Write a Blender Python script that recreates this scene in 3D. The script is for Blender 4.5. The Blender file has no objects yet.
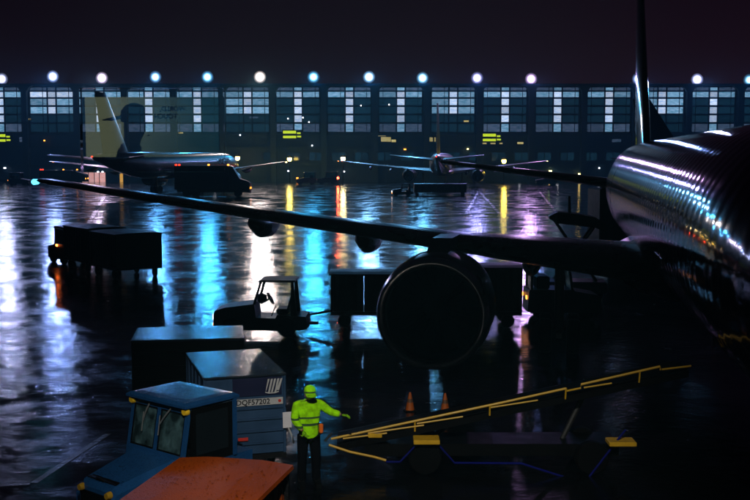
import bpy, bmesh, math, random
from mathutils import Vector, Matrix, Euler
random.seed(7)
R = math.radians
SC = bpy.context.scene
COL = SC.collection

# ------------------------------------------------------------------ camera
CAM_H, F_PX, PITCH = 5.65, 1050.0, R(5.11)
cam_d = bpy.data.cameras.new('camera'); cam = bpy.data.objects.new('camera', cam_d); COL.objects.link(cam)
cam.location = (0, 0, CAM_H); cam.rotation_euler = (R(90) - PITCH, 0, 0)
cam_d.sensor_width = 36; cam_d.lens = 36 * F_PX / 750; cam_d.clip_start = 0.05; cam_d.clip_end = 2000
SC.camera = cam
# ------------------------------------------------------------------ night sky
w = bpy.data.worlds.new('World'); SC.world = w; w.use_nodes = True
wn, wl = w.node_tree.nodes, w.node_tree.links
sky = wn.new('ShaderNodeTexSky'); sky.sky_type = 'NISHITA'; sky.sun_disc = False
sky.sun_elevation = R(-4); sky.sun_rotation = R(20)
tint = wn.new('ShaderNodeMix'); tint.data_type = 'RGBA'; tint.blend_type = 'MULTIPLY'
tint.inputs[0].default_value = 1; tint.inputs[7].default_value = (1.0, 0.30, 0.70, 1)
wl.new(sky.outputs[0], tint.inputs[6]); wl.new(tint.outputs[2], wn['Background'].inputs[0])
wn['Background'].inputs[1].default_value = 0.042
# ------------------------------------------------------------------ exposure and render settings
SC.view_settings.view_transform = 'Standard'; SC.view_settings.look = 'None'
SC.view_settings.exposure = 0; SC.view_settings.gamma = 1
SC.view_settings.use_curve_mapping = False
SC.cycles.use_denoising = True
SC.cycles.max_bounces = 4; SC.cycles.diffuse_bounces = 1; SC.cycles.glossy_bounces = 2
SC.cycles.use_adaptive_sampling = True; SC.cycles.adaptive_threshold = 0.03
SC.cycles.transparent_max_bounces = 12; SC.cycles.transmission_bounces = 4; SC.cycles.volume_bounces = 0
SC.cycles.sample_clamp_indirect = 4; SC.cycles.caustics_reflective = False; SC.cycles.caustics_refractive = False
FLOOD_W = 13000.0      # power of one apron floodlight
HAZE_D = 0.0010

# ------------------------------------------------------------------ pixels to rays
FWD = Vector((0, math.cos(PITCH), -math.sin(PITCH))); UP = Vector((0, math.sin(PITCH), math.cos(PITCH)))
def ray(px, py): return FWD + Vector(((px - 375) / F_PX, 0, 0)) + UP * ((250 - py) / F_PX)
def at_y(px, py, Y):
    d = ray(px, py); return Vector((0, 0, CAM_H)) + d * (Y / d.y)
def at_z(px, py, Z=0.0):
    d = ray(px, py); return Vector((0, 0, CAM_H)) + d * ((Z - CAM_H) / d.z)

# ------------------------------------------------------------------ materials
MATS = {}
def mat(name, base, rough=0.5, metal=0.0, var=0.25, scale=3.0, bump=0.0, bscale=40.0, coat=0.0, emit=None, estr=0.0, spec=0.5, wet=False):
    if name in MATS: return MATS[name]
    m = bpy.data.materials.new(name); m.use_nodes = True
    n, l = m.node_tree.nodes, m.node_tree.links; b = n['Principled BSDF']
    tc = n.new('ShaderNodeTexCoord')
    nz = n.new('ShaderNodeTexNoise'); nz.inputs['Scale'].default_value = scale; nz.inputs['Detail'].default_value = 6
    l.new(tc.outputs['Object'], nz.inputs['Vector'])
    cr = n.new('ShaderNodeMapRange'); cr.inputs[3].default_value = 1 - var; cr.inputs[4].default_value = 1 + var
    l.new(nz.outputs[0], cr.inputs[0])
    mx = n.new('ShaderNodeMix'); mx.data_type = 'RGBA'; mx.blend_type = 'MULTIPLY'; mx.inputs[0].default_value = 1
    mx.inputs[6].default_value = (*base, 1); l.new(cr.outputs[0], mx.inputs[7]); l.new(mx.outputs[2], b.inputs['Base Color'])
    rr = n.new('ShaderNodeMapRange'); rr.inputs[3].default_value = max(0.02, rough * 0.7); rr.inputs[4].default_value = min(1, rough * 1.3)
    l.new(nz.outputs[0], rr.inputs[0]); l.new(rr.outputs[0], b.inputs['Roughness'])
    b.inputs['Metallic'].default_value = metal; b.inputs['Specular IOR Level'].default_value = spec
    b.inputs['Coat Weight'].default_value = coat; b.inputs['Coat Roughness'].default_value = 0.08
    if bump or wet:
        n2 = n.new('ShaderNodeTexNoise'); n2.inputs['Scale'].default_value = bscale; n2.inputs['Detail'].default_value = 3
        l.new(tc.outputs['Object'], n2.inputs['Vector'])
        bp = n.new('ShaderNodeBump'); bp.inputs['Strength'].default_value = bump if bump else 0.15; bp.inputs['Distance'].default_value = 0.02
        l.new(n2.outputs[0], bp.inputs['Height']); l.new(bp.outputs[0], b.inputs['Normal'])
        if wet:      # beads of rain on the paint
            vo = n.new('ShaderNodeTexVoronoi'); vo.inputs['Scale'].default_value = 26; l.new(tc.outputs['Object'], vo.inputs['Vector'])
            mr = n.new('ShaderNodeMapRange'); mr.inputs[1].default_value = 0.0; mr.inputs[2].default_value = 0.28; mr.inputs[3].default_value = 1; mr.inputs[4].default_value = 0
            l.new(vo.outputs['Distance'], mr.inputs[0])
            b2 = n.new('ShaderNodeBump'); b2.inputs['Strength'].default_value = 0.5; b2.inputs['Distance'].default_value = 0.042
            l.new(mr.outputs[0], b2.inputs['Height']); l.new(bp.outputs[0], b2.inputs['Normal']); l.new(b2.outputs[0], b.inputs['Normal'])
    if emit:
        b.inputs['Emission Color'].default_value = (*emit, 1); b.inputs['Emission Strength'].default_value = estr
    MATS[name] = m; return m
def glow(name, col, s): return mat(name, (0.3, 0.3, 0.3), 0.4, emit=col, estr=s)

def wet_apron(name, base, r0, r1, paint=False):
    m = bpy.data.materials.new(name); m.use_nodes = True
    n, l = m.node_tree.nodes, m.node_tree.links; b = n['Principled BSDF']
    tc = n.new('ShaderNodeTexCoord')
    def noise(s, d, rough=0.55):
        z = n.new('ShaderNodeTexNoise'); z.inputs['Scale'].default_value = s; z.inputs['Detail'].default_value = d; z.inputs['Roughness'].default_value = rough
        l.new(tc.outputs['Object'], z.inputs['Vector']); return z
    def rng(src, a, b_, c, d):
        q = n.new('ShaderNodeMapRange'); q.inputs[1].default_value = a; q.inputs[2].default_value = b_; q.inputs[3].default_value = c; q.inputs[4].default_value = d
        l.new(src, q.inputs[0]); return q.outputs[0]
    big = noise(0.33, 6, 0.7); mid = noise(0.9, 5, 0.65); fine = noise(22, 4, 0.7); swell = noise(0.7, 5, 0.62)
    # puddles lie smooth, the drained aggregate between them is rough
    rough = rng(big.outputs[0], 0.43, 0.59, r0, r1)
    add = n.new('ShaderNodeMath'); add.operation = 'ADD'; l.new(rough, add.inputs[0]); l.new(rng(mid.outputs[0], 0.35, 0.65, -0.04, 0.08), add.inputs[1])
    l.new(add.outputs[0], b.inputs['Roughness'])
    mx = n.new('ShaderNodeMix'); mx.data_type = 'RGBA'; mx.blend_type = 'MULTIPLY'; mx.inputs[0].default_value = 1; mx.inputs[6].default_value = (*base, 1)
    l.new(rng(mid.outputs[0], 0.2, 0.8, 0.5, 1.5), mx.inputs[7]); l.new(mx.outputs[2], b.inputs['Base Color'])
    b1 = n.new('ShaderNodeBump'); b1.inputs['Strength'].default_value = 1.0; b1.inputs['Distance'].default_value = 0.028
    l.new(swell.outputs[0], b1.inputs['Height'])
    rip = noise(4.5, 4, 0.6)
    b3 = n.new('ShaderNodeBump'); b3.inputs['Strength'].default_value = 1.0; b3.inputs['Distance'].default_value = 0.006
    l.new(rip.outputs[0], b3.inputs['Height']); l.new(b1.outputs[0], b3.inputs['Normal'])
    b2 = n.new('ShaderNodeBump'); b2.inputs['Strength'].default_value = 1.0; b2.inputs['Distance'].default_value = 0.0018
    l.new(fine.outputs[0], b2.inputs['Height']); l.new(b3.outputs[0], b2.inputs['Normal']); l.new(b2.outputs[0], b.inputs['Normal'])
    b.inputs['IOR'].default_value = 1.45
    MATS[name] = m; return m

# ------------------------------------------------------------------ mesh builder
class MB:
    def __init__(s): s.v = []; s.f = []; s.mi = []; s.cur = 0
    def mark(s, k): s.cur = k
    def addf(s, f): s.f.append(f); s.mi.append(s.cur)
    def box(s, x0, x1, y0, y1, z0, z1, M=None):
        b = len(s.v); p = [Vector((x, y, z)) for z in (z0, z1) for y in (y0, y1) for x in (x0, x1)]
        s.v += [M @ q if M else q for q in p]
        for f in ((0, 2, 3, 1), (4, 5, 7, 6), (0, 1, 5, 4), (2, 6, 7, 3), (0, 4, 6, 2), (1, 3, 7, 5)): s.addf([b + i for i in f])
        return s
    def bbox(s, x0, x1, y0, y1, z0, z1, c=0.03):     # box with chamfered vertical edges and top rim
        r = lambda e: [(x0 + c + e, y0 + e), (x1 - c - e, y0 + e), (x1 - e, y0 + c + e), (x1 - e, y1 - c - e), (x1 - c - e, y1 - e), (x0 + c + e, y1 - e), (x0 + e, y1 - c - e), (x0 + e, y0 + c + e)]
        s.loft([[Vector((*q, z)) for q in r(e)] for z, e in ((z0, c * 0.6), (z0 + c, 0), (z1 - c, 0), (z1, c))]); return s
    def prism(s, pts, y0, y1):                         # polygon in x,z pulled along y
        b = len(s.v); k = len(pts)
        s.v += [Vector((x, y0, z)) for x, z in pts] + [Vector((x, y1, z)) for x, z in pts]
        s.addf([b + i for i in range(k)]); s.addf([b + k + i for i in reversed(range(k))])
        for i in range(k): j = (i + 1) % k; s.addf([b + j, b + i, b + k + i, b + k + j])
        return s
    def loft(s, rings, cap=True, close=True):
        b = len(s.v); k = len(rings[0])
        for r in rings: s.v += [Vector(p) for p in r]
        for a in range(len(rings) - 1):
            for i in range(k if close else k - 1):
                j = (i + 1) % k; s.addf([b + a * k + i, b + a * k + j, b + (a + 1) * k + j, b + (a + 1) * k + i])
        if cap:
            s.addf([b + i for i in reversed(range(k))]); s.addf([b + (len(rings) - 1) * k + i for i in range(k)])
        return s
    def tube(s, pts, rad, seg=8):
        pts = [Vector(p) for p in pts]; rings = []
        for i, p in enumerate(pts):
            d = (pts[min(i + 1, len(pts) - 1)] - pts[max(i - 1, 0)]).normalized()
            u = d.cross(Vector((0, 0, 1)) if abs(d.z) < 0.9 else Vector((1, 0, 0))).normalized(); q = d.cross(u)
            r = rad[i] if isinstance(rad, (list, tuple)) else rad
            rings.append([p + (u * math.cos(t) + q * math.sin(t)) * r for t in (2 * math.pi * a / seg for a in range(seg))])
        return s.loft(rings)
    def lathe(s, prof, o=(0, 0, 0), axis='z', seg=24, cap=True):    # prof: (along, radius)
        o = Vector(o); rings = []
        for a, r in prof:
            ring = []
            for k in range(seg):
                t = 2 * math.pi * k / seg; c, q = r * math.cos(t), r * math.sin(t)
                ring.append(o + (Vector((c, q, a)) if axis == 'z' else Vector((a, c, q)) if axis == 'x' else Vector((q, a, c))))
            rings.append(ring)
        return s.loft(rings, cap)
    def build(s, name, m, parent=None, smooth=False, loc=None, rz=0.0):
        me = bpy.data.meshes.new(name); me.from_pydata([tuple(v) for v in s.v], [], s.f)
        ms = m if isinstance(m, (list, tuple)) else [m]
        for q in ms: me.materials.append(q)
        if len(ms) > 1: me.polygons.foreach_set('material_index', s.mi)
        bm = bmesh.new(); bm.from_mesh(me); bmesh.ops.recalc_face_normals(bm, faces=bm.faces); bm.to_mesh(me); bm.free()
        if smooth:
            me.polygons.foreach_set('use_smooth', [True] * len(me.polygons))
            me.set_sharp_from_angle(angle=R(40))
        o = bpy.data.objects.new(name, me); COL.objects.link(o)
        if parent: o.parent = parent
        if loc is not None: o.location = loc
        o.rotation_euler.z = rz
        return o
def tag(o, label=None, cat=None, group=None, kind=None):
    if label: o['label'] = label
    if cat: o['category'] = cat
    if group: o['group'] = group
    if kind: o['kind'] = kind
    return o
def thing(name, label, cat, loc=(0, 0, 0), rz=0.0, group=None):
    o = bpy.data.objects.new(name, None); o.empty_display_size = 0.3; COL.objects.link(o); o.location = loc; o.rotation_euler.z = rz
    return tag(o, label, cat, group)
def share(o, name, parent, loc=(0, 0, 0), rot=(0, 0, 0)):
    c = bpy.data.objects.new(name, o.data); COL.objects.link(c); c.parent = parent; c.location = loc; c.rotation_euler = rot; return c
def copy_tree(o, parent=None):
    c = o.copy(); COL.objects.link(c); c.parent = parent
    for ch in o.children: copy_tree(ch, c)
    return c
def text_mesh(body, size, name, m, parent, M, extrude=0.004, bold=0.0, shear=0.0):
    cu = bpy.data.curves.new(name, 'FONT'); cu.body = body; cu.size = size; cu.extrude = extrude; cu.offset = bold; cu.shear = shear
    cu.align_x = 'CENTER'; cu.align_y = 'CENTER'; cu.resolution_u = 2
    t = bpy.data.objects.new(name, cu); COL.objects.link(t)
    dg = bpy.context.evaluated_depsgraph_get(); me = bpy.data.meshes.new_from_object(t.evaluated_get(dg))
    bpy.data.objects.remove(t); bpy.data.curves.remove(cu)
    me.materials.clear(); me.materials.append(m)
    o = bpy.data.objects.new(name, me); COL.objects.link(o)
    if parent: o.parent = parent
    o.matrix_local = M; return o
def wheel(parent, x, y, z, r, wdt, name='wheel'):
    t = MB().lathe([(-wdt / 2, r * 0.62), (-wdt / 2, r * 0.9), (-wdt * 0.35, r), (wdt * 0.35, r), (wdt / 2, r * 0.9), (wdt / 2, r * 0.62)], axis='y', seg=20)
    o = t.build(name, M_TYRE, parent, True, (x, y, z))
    MB().lathe([(-wdt * 0.46, r * 0.2), (-wdt * 0.40, r * 0.6), (wdt * 0.40, r * 0.6), (wdt * 0.46, r * 0.2)], axis='y', seg=16).build('rim', M_STEEL, o, True)
    return o

# ------------------------------------------------------------------ shared materials
M_TYRE = mat('tyre_rubber', (0.003, 0.003, 0.0033), 0.8, spec=0.06)
M_STEEL = mat('worn_steel', (0.05, 0.053, 0.056), 0.45, 0.6)
M_BLACK = mat('black_steel', (0.003, 0.003, 0.0034), 0.5, spec=0.08)
M_DARK = mat('dark_grey_paint', (0.007, 0.0075, 0.009), 0.42, wet=True, spec=0.2)
M_GLASS = mat('dark_glass', (0.008, 0.012, 0.016), 0.08, spec=0.6)
M_CART = mat('dark_brown_canvas', (0.02, 0.015, 0.01), 0.7, bump=0.3, bscale=9)
M_YELLOW = mat('yellow_rail_paint', (0.62, 0.37, 0.015), 0.45, scale=8)
M_BLUE = mat('tug_blue_paint', (0.011, 0.065, 0.20), 0.16, scale=5, wet=True, spec=0.45)
M_NAVY = mat('navy_frame_paint', (0.004, 0.006, 0.14), 0.6, spec=0.05)
M_ORANGE = mat('orange_roof_paint', (0.28, 0.048, 0.002), 0.45, scale=1.5, var=0.45, wet=True, spec=0.06)
M_ULD = mat('container_aluminium', (0.025, 0.07, 0.16), 0.45, 0.2, scale=2.5, var=0.4, bump=0.15, bscale=6)
M_ULDR = mat('container_roof', (0.02, 0.03, 0.045), 0.14, 0.1, scale=2.5, var=0.4, wet=True)
M_LOGO_NAVY = mat('container_navy_panel', (0.01, 0.014, 0.055), 0.4)
M_WHITE = mat('white_marking', (0.5, 0.52, 0.55), 0.5, var=0.12)
M_RED = mat('red_marking', (0.55, 0.03, 0.02), 0.5)
M_CONE = mat('cone_orange', (0.5, 0.11, 0.006), 0.5)
G_ORANGE = glow('amber_lamp', (1.0, 0.30, 0.03), 6)
G_RED = glow('red_lamp', (1.0, 0.03, 0.01), 5)
G_WHITE = glow('white_lamp', (0.85, 0.9, 1.0), 5)
G_YELL = glow('sodium_lamp', (1.0, 0.72, 0.22), 14)

# ================================================================== SETTING
M_APRON = wet_apron('wet_asphalt', (0.0035, 0.004, 0.005), 0.03, 0.20)
M_LINE = wet_apron('wet_line_paint', (0.12, 0.12, 0.12), 0.14, 0.3)
g = MB(); g.v = [Vector(p) for p in ((-190, -28, 0), (190, -28, 0), (190, 285, 0), (-190, 285, 0))]; g.addf([0, 1, 2, 3])
tag(g.build('ground', M_APRON), kind='structure')
def line(p, q, wd):
    p, q = at_z(*p), at_z(*q); d = (q - p).normalized(); u = Vector((-d.y, d.x, 0)) * wd / 2
    mb = MB(); mb.v = [p - u + Vector((0, 0, .004)), q - u + Vector((0, 0, .004)), q + u + Vector((0, 0, .004)), p + u + Vector((0, 0, .004))]
    mb.addf([0, 1, 2, 3]); tag(mb.build('painted_line', M_LINE), kind='structure')
line((-60, 489), (30, 484), 0.13)
line((34, 483), (108, 434), 0.13)
line((88, 224), (104, 197), 0.35)
line((466, 214), (478, 192), 0.3); line((480, 192), (500, 214), 0.3); line((540, 192), (556, 212), 0.3)

# ------------------------------------------------------------------ far terminal building
DB = 230.0
M_WALL = mat('dark_blue_cladding', (0.02, 0.07, 0.13), 0.55, scale=0.15)
M_PIER = mat('concrete_pier', (0.025, 0.07, 0.11), 0.7, scale=0.3)
M_MULL = mat('window_mullion', (0.012, 0.02, 0.026), 0.5)
def pane_mat(name, c0, c1, s, room=1.0):
    m = bpy.data.materials.new(name); m.use_nodes = True; n, l = m.node_tree.nodes, m.node_tree.links; b = n['Principled BSDF']
    b.inputs['Base Color'].default_value = (0.02, 0.03, 0.04, 1); b.inputs['Roughness'].default_value = 0.1
    oi = n.new('ShaderNodeObjectInfo'); tc = n.new('ShaderNodeTexCoord')
    mp = n.new('ShaderNodeMapping'); mp.inputs['Scale'].default_value = (0.8, 1, 3.2)
    ad = n.new('ShaderNodeVectorMath'); ad.operation = 'ADD'; l.new(tc.outputs['Object'], mp.inputs[0]); l.new(mp.outputs[0], ad.inputs[0]); l.new(oi.outputs['Location'], ad.inputs[1])
    nz = n.new('ShaderNodeTexNoise'); nz.inputs['Scale'].default_value = 1.1; nz.inputs['Detail'].default_value = 3; l.new(ad.outputs[0], nz.inputs['Vector'])
    mx = n.new('ShaderNodeMix'); mx.data_type = 'RGBA'; mx.inputs[6].default_value = (*c0, 1); mx.inputs[7].default_value = (*c1, 1)
    mr = n.new('ShaderNodeMapRange'); mr.inputs[1].default_value = 0.3; mr.inputs[2].default_value = 0.7; l.new(nz.outputs[0], mr.inputs[0]); l.new(mr.outputs[0], mx.inputs[0])
    l.new(mx.outputs[2], b.inputs['Emission Color'])
    st = n.new('ShaderNodeMapRange'); st.inputs[3].default_value = s * 0.65; st.inputs[4].default_value = s * 1.3; l.new(oi.outputs['Random'], st.inputs[0])
    l.new(st.outputs[0], b.inputs['Emission Strength'])
    return m
P_BRIGHT = pane_mat('pane_lit_bright', (0.34, 0.54, 0.90), (0.72, 0.82, 1.0), 1.0)
P_MID = pane_mat('pane_lit_mid', (0.06, 0.22, 0.36), (0.26, 0.44, 0.66), 1.0)
P_LOW = pane_mat('pane_lit_dim', (0.03, 0.08, 0.14), (0.12, 0.16, 0.28), 0.55)
P_DARK = pane_mat('pane_dark_teal_glow', (0.003, 0.022, 0.040), (0.008, 0.034, 0.056), 0.6)  # dark glass with a faint teal glow standing in for hazy facade light
P_WARM = pane_mat('pane_warm_office', (0.5, 0.38, 0.08), (0.75, 0.66, 0.3), 0.7)
P_PINK = pane_mat('garage_pink_light', (0.9, 0.35, 0.30), (0.95, 0.60, 0.62), 0.75)
P_AMB = pane_mat('garage_amber_light', (0.9, 0.42, 0.03), (0.95, 0.55, 0.15), 0.75)
bz = lambda y: at_y(375, y, DB).z
bx = lambda x: at_y(x, 130, DB).x
term = thing('terminal_building', 'long dark blue terminal building with lit window bays across the apron', 'building', (0, DB, 0))
ztop = bz(85.5)
MB().box(-175, 175, 1.2, 34, 0, ztop).build('wall', M_WALL, term)
MB().box(-176, 176, 0.1, 34.5, ztop + 0.002, ztop + 0.45).build('roof', M_PIER, term)
for y_, th in ((134.5, 0.5), (147, 0.4), (166, 0.5)):
    z = bz(y_); MB().box(-175, 175, 0.35, 1.198, z - th / 2, z + th / 2).build('ledge', M_PIER, term)
bays = [(-22, 'T'), (30, 'B'), (78, 'T'), (127, 'T'), (175.5, 'T'), (226, 'B'), (276.5, 'T'), (328, 'T'), (379.5, 'T'), (432, 'B'), (484, 'T'), (536.5, 'T'), (588, 'T'), (641, 'B'), (692.5, 'T'), (745, 'T')]
rowsy = [(87.2, 90.0), (91.6, 96.8), (98.6, 104.8), (106.8, 113.2), (115.2, 121.8), (123.8, 131.6)]
unit = {}
def pane(parent, x0, x1, z0, z1, m, y=0.86, name='pane'):
    o = MB().box(-(x1 - x0) / 2, (x1 - x0) / 2, -0.03, 0.03, -(z1 - z0) / 2, (z1 - z0) / 2).build(name, m, parent)
    o.location = ((x0 + x1) / 2, y, (z0 + z1) / 2); return o
pit = (bx(536.5) - bx(484))
for k, (x0, ty) in enumerate(bays):
    cols = [(x0, x0 + 16.2), (x0 + 17.8, x0 + 25.0), (x0 + 26.6, x0 + 42.4)]
    wx0, wx1 = bx(x0 - 1.6), bx(x0 + 44)
    win = MB()
    win.box(wx0, wx1, 0.95, 1.195, bz(133), bz(86)).build('window', M_MULL, term)
    win = term.children[-1]
    fr = MB()
    for xx in (x0 - 0.8, x0 + 17, x0 + 25.8, x0 + 43.2): fr.box(bx(xx) - 0.13, bx(xx) + 0.13, 0.62, 0.947, bz(133), bz(86))
    for xx in (x0 + 38.6, x0 + (12.5 if k % 2 else 3.5)): fr.box(bx(xx) - 0.06, bx(xx) + 0.06, 0.66, 0.82, bz(133), bz(86))
    fr.build('mullion', M_MULL, win)
    for yy in (86.4, 90.8, 97.7, 105.8, 114.2, 122.8, 132.4):
        MB().box(wx0, wx1, 0.70, 0.945, bz(yy) - 0.10, bz(yy) + 0.10).build('transom', M_MULL, win)
    for ri, (ya, yb) in enumerate(rowsy):
        for ci, (xa, xb) in enumerate(cols):
            if ty == 'B':
                m = (P_MID if ci != 1 else P_BRIGHT) if ri in (1, 2, 3) else P_LOW if ri == 0 else P_DARK
                if ri == 1 and k == 1: m = P_BRIGHT
            else:
                m = P_LOW if ri == 0 and ci != 1 else P_MID if ri == 0 else P_BRIGHT if ci == 1 and ri < 5 else P_MID if ri == 1 or (ri == 5 and ci == 1) else P_LOW if ri == 5 else P_DARK
            pane(win, bx(xa), bx(xb), bz(yb), bz(ya), m)
    # pier between this bay and the next, stepped and rounded towards the roof
    px0, px1 = bx(x0 + 44.6), bx(x0 + 50.0)
    MB().prism([(px0, 0), (px1, 0), (px1, bz(92)), (px1 + 0.5, bz(88)), (px1 + 1.3, ztop - 0.01), (px0 - 1.3, ztop - 0.01), (px0 - 0.5, bz(88)), (px0, bz(92))], -0.6, 1.19).build('pier', M_PIER, term)
# signs, office windows and lit garage doors on the lower storeys
M_SIGN = glow('gate_sign_yellow_green', (0.72, 0.95, 0.02), 0.9)
for sx, sy in ((283, 130.5), (483, 133.5), (-8, 134)):
    bd = MB().box(bx(sx - 0.8), bx(sx + 20), 0.1, 0.34, bz(sy + 9), bz(sy - 0.8)).build('gate_sign', M_MULL, term)
    for a, b_, c, d in ((0, 13, 0.2, 3), (14, 17.5, 1.8, 3.4), (0, 13, 5.2, 7.6), (14, 18, 5.2, 6.8)):
        MB().box(bx(sx + a), bx(sx + b_), 0.04, 0.097, bz(sy + d), bz(sy + c)).build('sign_line', M_SIGN, bd)
for (xa, xb, ya, yb, m) in ((378, 386, 133.8, 136, P_WARM), (381, 391, 137, 141.5, P_WARM), (391.6, 396, 139.5, 142, P_WARM), (425, 428.6, 137.3, 141.4, P_WARM), (429.3, 433, 137.3, 141.4, P_WARM), (434.5, 436, 137.3, 141.4, P_WARM),
                            (483, 487, 142.6, 144, P_WARM), (491, 496, 142.6, 144, P_WARM), (500, 503, 142.6, 144, P_WARM), (518, 524, 142, 144, P_WARM),
                            (173.5, 176.6, 132.2, 135.4, P_WARM), (178, 182.5, 132.2, 135.4, P_WARM), (18, 27, 137, 142, P_LOW), (24, 30, 118.3, 119.6, P_WARM), (249, 258, 116.5, 118, P_LOW), (464, 469, 120.2, 121.8, P_WARM), (613, 622, 139, 142, P_LOW), (653, 660, 122.5, 124, P_LOW),
                            (80, 86, 172.5, 184.5, P_PINK), (86.8, 92, 172.5, 184.5, P_PINK), (92.8, 97, 172.5, 184.5, P_PINK), (97.8, 103.4, 172.5, 184.5, P_PINK), (118, 125.5, 172, 183, P_AMB)):
    f = MB().box(bx(xa) - 0.12, bx(xb) + 0.12, 0.75, 1.19, bz(yb) - 0.12, bz(ya) + 0.12).build('garage_door' if ya > 165 else 'office_window', M_MULL, term)
    pane(f, bx(xa), bx(xb), bz(yb), bz(ya), m, 0.715, 'panel' if ya > 165 else 'pane')
for xx in range(262, 700, 23):       # dark office windows of the lower storey, teal glow painted in
    a, b_ = bx(xx), bx(xx + 15)
    f = MB().box(a, b_, 0.95, 1.19, bz(161), bz(152)).build('office_window', M_MULL, term)
    pane(f, a + 0.2, (a + b_) / 2 - 0.1, bz(160.4), bz(152.6), P_DARK, 0.91); pane(f, (a + b_) / 2 + 0.1, b_ - 0.2, bz(160.4), bz(152.6), P_DARK, 0.91)

for (x_, y_, w_, m) in ((405, 149.3, .5, G_ORANGE), (312, 145.5, .3, G_WHITE), (303, 117.5, .25, G_WHITE), (309, 122, .25, G_WHITE), (288, 118.5, .25, G_WHITE), (361, 105.5, .22, G_WHITE), (389, 104.5, .25, G_WHITE), (44, 140.5, .3, G_ORANGE), (3.5, 168, .5, G_WHITE), (55, 170.5, .4, G_WHITE),
                       (97, 171.8, .4, G_WHITE), (101.5, 171.8, .4, G_WHITE), (214, 172, .4, G_WHITE), (288, 171, .35, G_WHITE), (344, 171.5, .35, G_WHITE), (297, 178, .4, G_ORANGE), (468, 149, .3, G_YELL), (520, 172, .35, G_WHITE), (551, 171, .6, G_YELL), (558, 173.5, .5, G_WHITE), (580, 174, .4, G_YELL), (600, 168, .3, G_WHITE), (240, 135, .25, G_WHITE)):
    MB().box(bx(x_) - w_ / 2, bx(x_) + w_ / 2, .02, .095, bz(y_) - .13, bz(y_) + .13).build('wall_light', m, term)
    MB().box(bx(x_) - .06, bx(x_) + .06, .097, 1.19, bz(y_) - .06, bz(y_) + .06).build('light_bracket', M_MULL, term)
# ------------------------------------------------------------------ roof floodlights
floods = [(2, 79, (0.5, 0.55, 1), .7, 'cool white floodlight on the roof at the left edge of the terminal'),
          (53, 76.5, (0.28, 0.42, 1), 1.1, 'blue-white roof floodlight second from the left edge'),
          (102, 78, (0.82, 0.64, 1), 1.0, 'pinkish roof floodlight above the reflected cap'),
          (155.5, 77, (0.1, 0.42, 1), .7, 'small blue roof floodlight right of the pinkish one'),
          (207.5, 77, (0.05, 0.45, 1), .8, 'deep blue roof floodlight left of the warm white one'),
          (260, 77, (1, 0.84, 0.8), 1.25, 'warm white roof floodlight between two blue ones'),
          (313.5, 77, (0.04, 0.48, 1), .8, 'cyan roof floodlight above the green gate sign left of centre'),
          (369, 77, (0.2, 0.52, 1), 1.1, 'large blue-white roof floodlight at the middle of the terminal'),
          (422.5, 78, (0.14, 0.52, 1), .85, 'blue-white roof floodlight over the distant tail-on airliner'),
          (477, 78, (0.36, 0.36, 1), .85, 'violet roof floodlight right of the distant tail fin'),
          (531, 79, (0.7, 0.42, 1), .85, 'pink-violet roof floodlight last before the dark gap'),
          (638, 79, (0.25, 0.4, 1), .8, 'roof floodlight mostly hidden behind the tall near tail fin'),
          (697, 79.5, (0.42, 0.46, 1), 1.15, 'white roof floodlight right of the tall near tail fin'),
          (749, 80, (0.1, 0.5, 1), .5, 'small blue roof floodlight cut by the right edge')]
def lens_bloom_mat(px, c, pw):      # hot lamp in an oversized dish; radial emission falloff imitates bloom
    m = bpy.data.materials.new('flood_lens_bloom'); m.use_nodes = True; n, l = m.node_tree.nodes, m.node_tree.links; b = n['Principled BSDF']
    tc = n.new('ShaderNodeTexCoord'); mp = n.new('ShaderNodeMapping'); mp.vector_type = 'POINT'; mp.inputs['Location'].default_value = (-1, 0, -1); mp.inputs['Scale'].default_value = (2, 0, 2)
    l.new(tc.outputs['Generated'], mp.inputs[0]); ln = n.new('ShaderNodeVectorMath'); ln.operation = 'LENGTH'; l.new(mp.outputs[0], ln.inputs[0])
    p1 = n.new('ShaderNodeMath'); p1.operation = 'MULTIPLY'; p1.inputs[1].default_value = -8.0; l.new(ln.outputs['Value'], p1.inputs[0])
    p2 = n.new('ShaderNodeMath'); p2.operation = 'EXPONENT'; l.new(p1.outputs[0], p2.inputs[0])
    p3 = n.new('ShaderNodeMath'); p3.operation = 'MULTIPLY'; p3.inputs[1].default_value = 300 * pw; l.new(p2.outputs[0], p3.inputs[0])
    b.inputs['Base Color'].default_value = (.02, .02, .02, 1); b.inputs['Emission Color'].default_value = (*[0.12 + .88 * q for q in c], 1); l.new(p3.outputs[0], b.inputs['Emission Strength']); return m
for (px, py, c, pw, lab) in floods:
    p = at_y(px, py, DB + 1.5); zr = ztop + 0.45
    t = thing('floodlight', lab, 'floodlight', (p.x, DB + 1.5, zr), 0, 'floodlights along the terminal roof')
    h = p.z - zr
    MB().tube([(0, 0.5, 0), (0, 0.5, h)], 0.12).build('mast', M_BLACK, t)
    hs = MB().lathe([(0.55, 0.4), (0.35, 0.90), (-0.05, 1.38), (-0.12, 1.38), (-0.10, 1.36), (0.0, 1.30)], (0, 0, h), 'y', 28).build('housing', M_BLACK, t, True)
    MB().lathe([(-0.13, 1.34), (-0.16, 1.0), (-0.2, 0.6), (-0.24, 0.05)], (0, 0, h), 'y', 28).build('lens', lens_bloom_mat(px, c, pw), t, True)
    ld = bpy.data.lights.new('flood_lamp', 'SPOT'); ld.energy = FLOOD_W * pw; ld.color = c; ld.spot_size = R(92); ld.spot_blend = 0.3; ld.shadow_soft_size = 0.7
    lo = bpy.data.objects.new('flood_lamp', ld); COL.objects.link(lo); lo.parent = t; lo.location = (0, -0.95, h); lo.rotation_euler = (R(-52), 0, 0)
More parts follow.
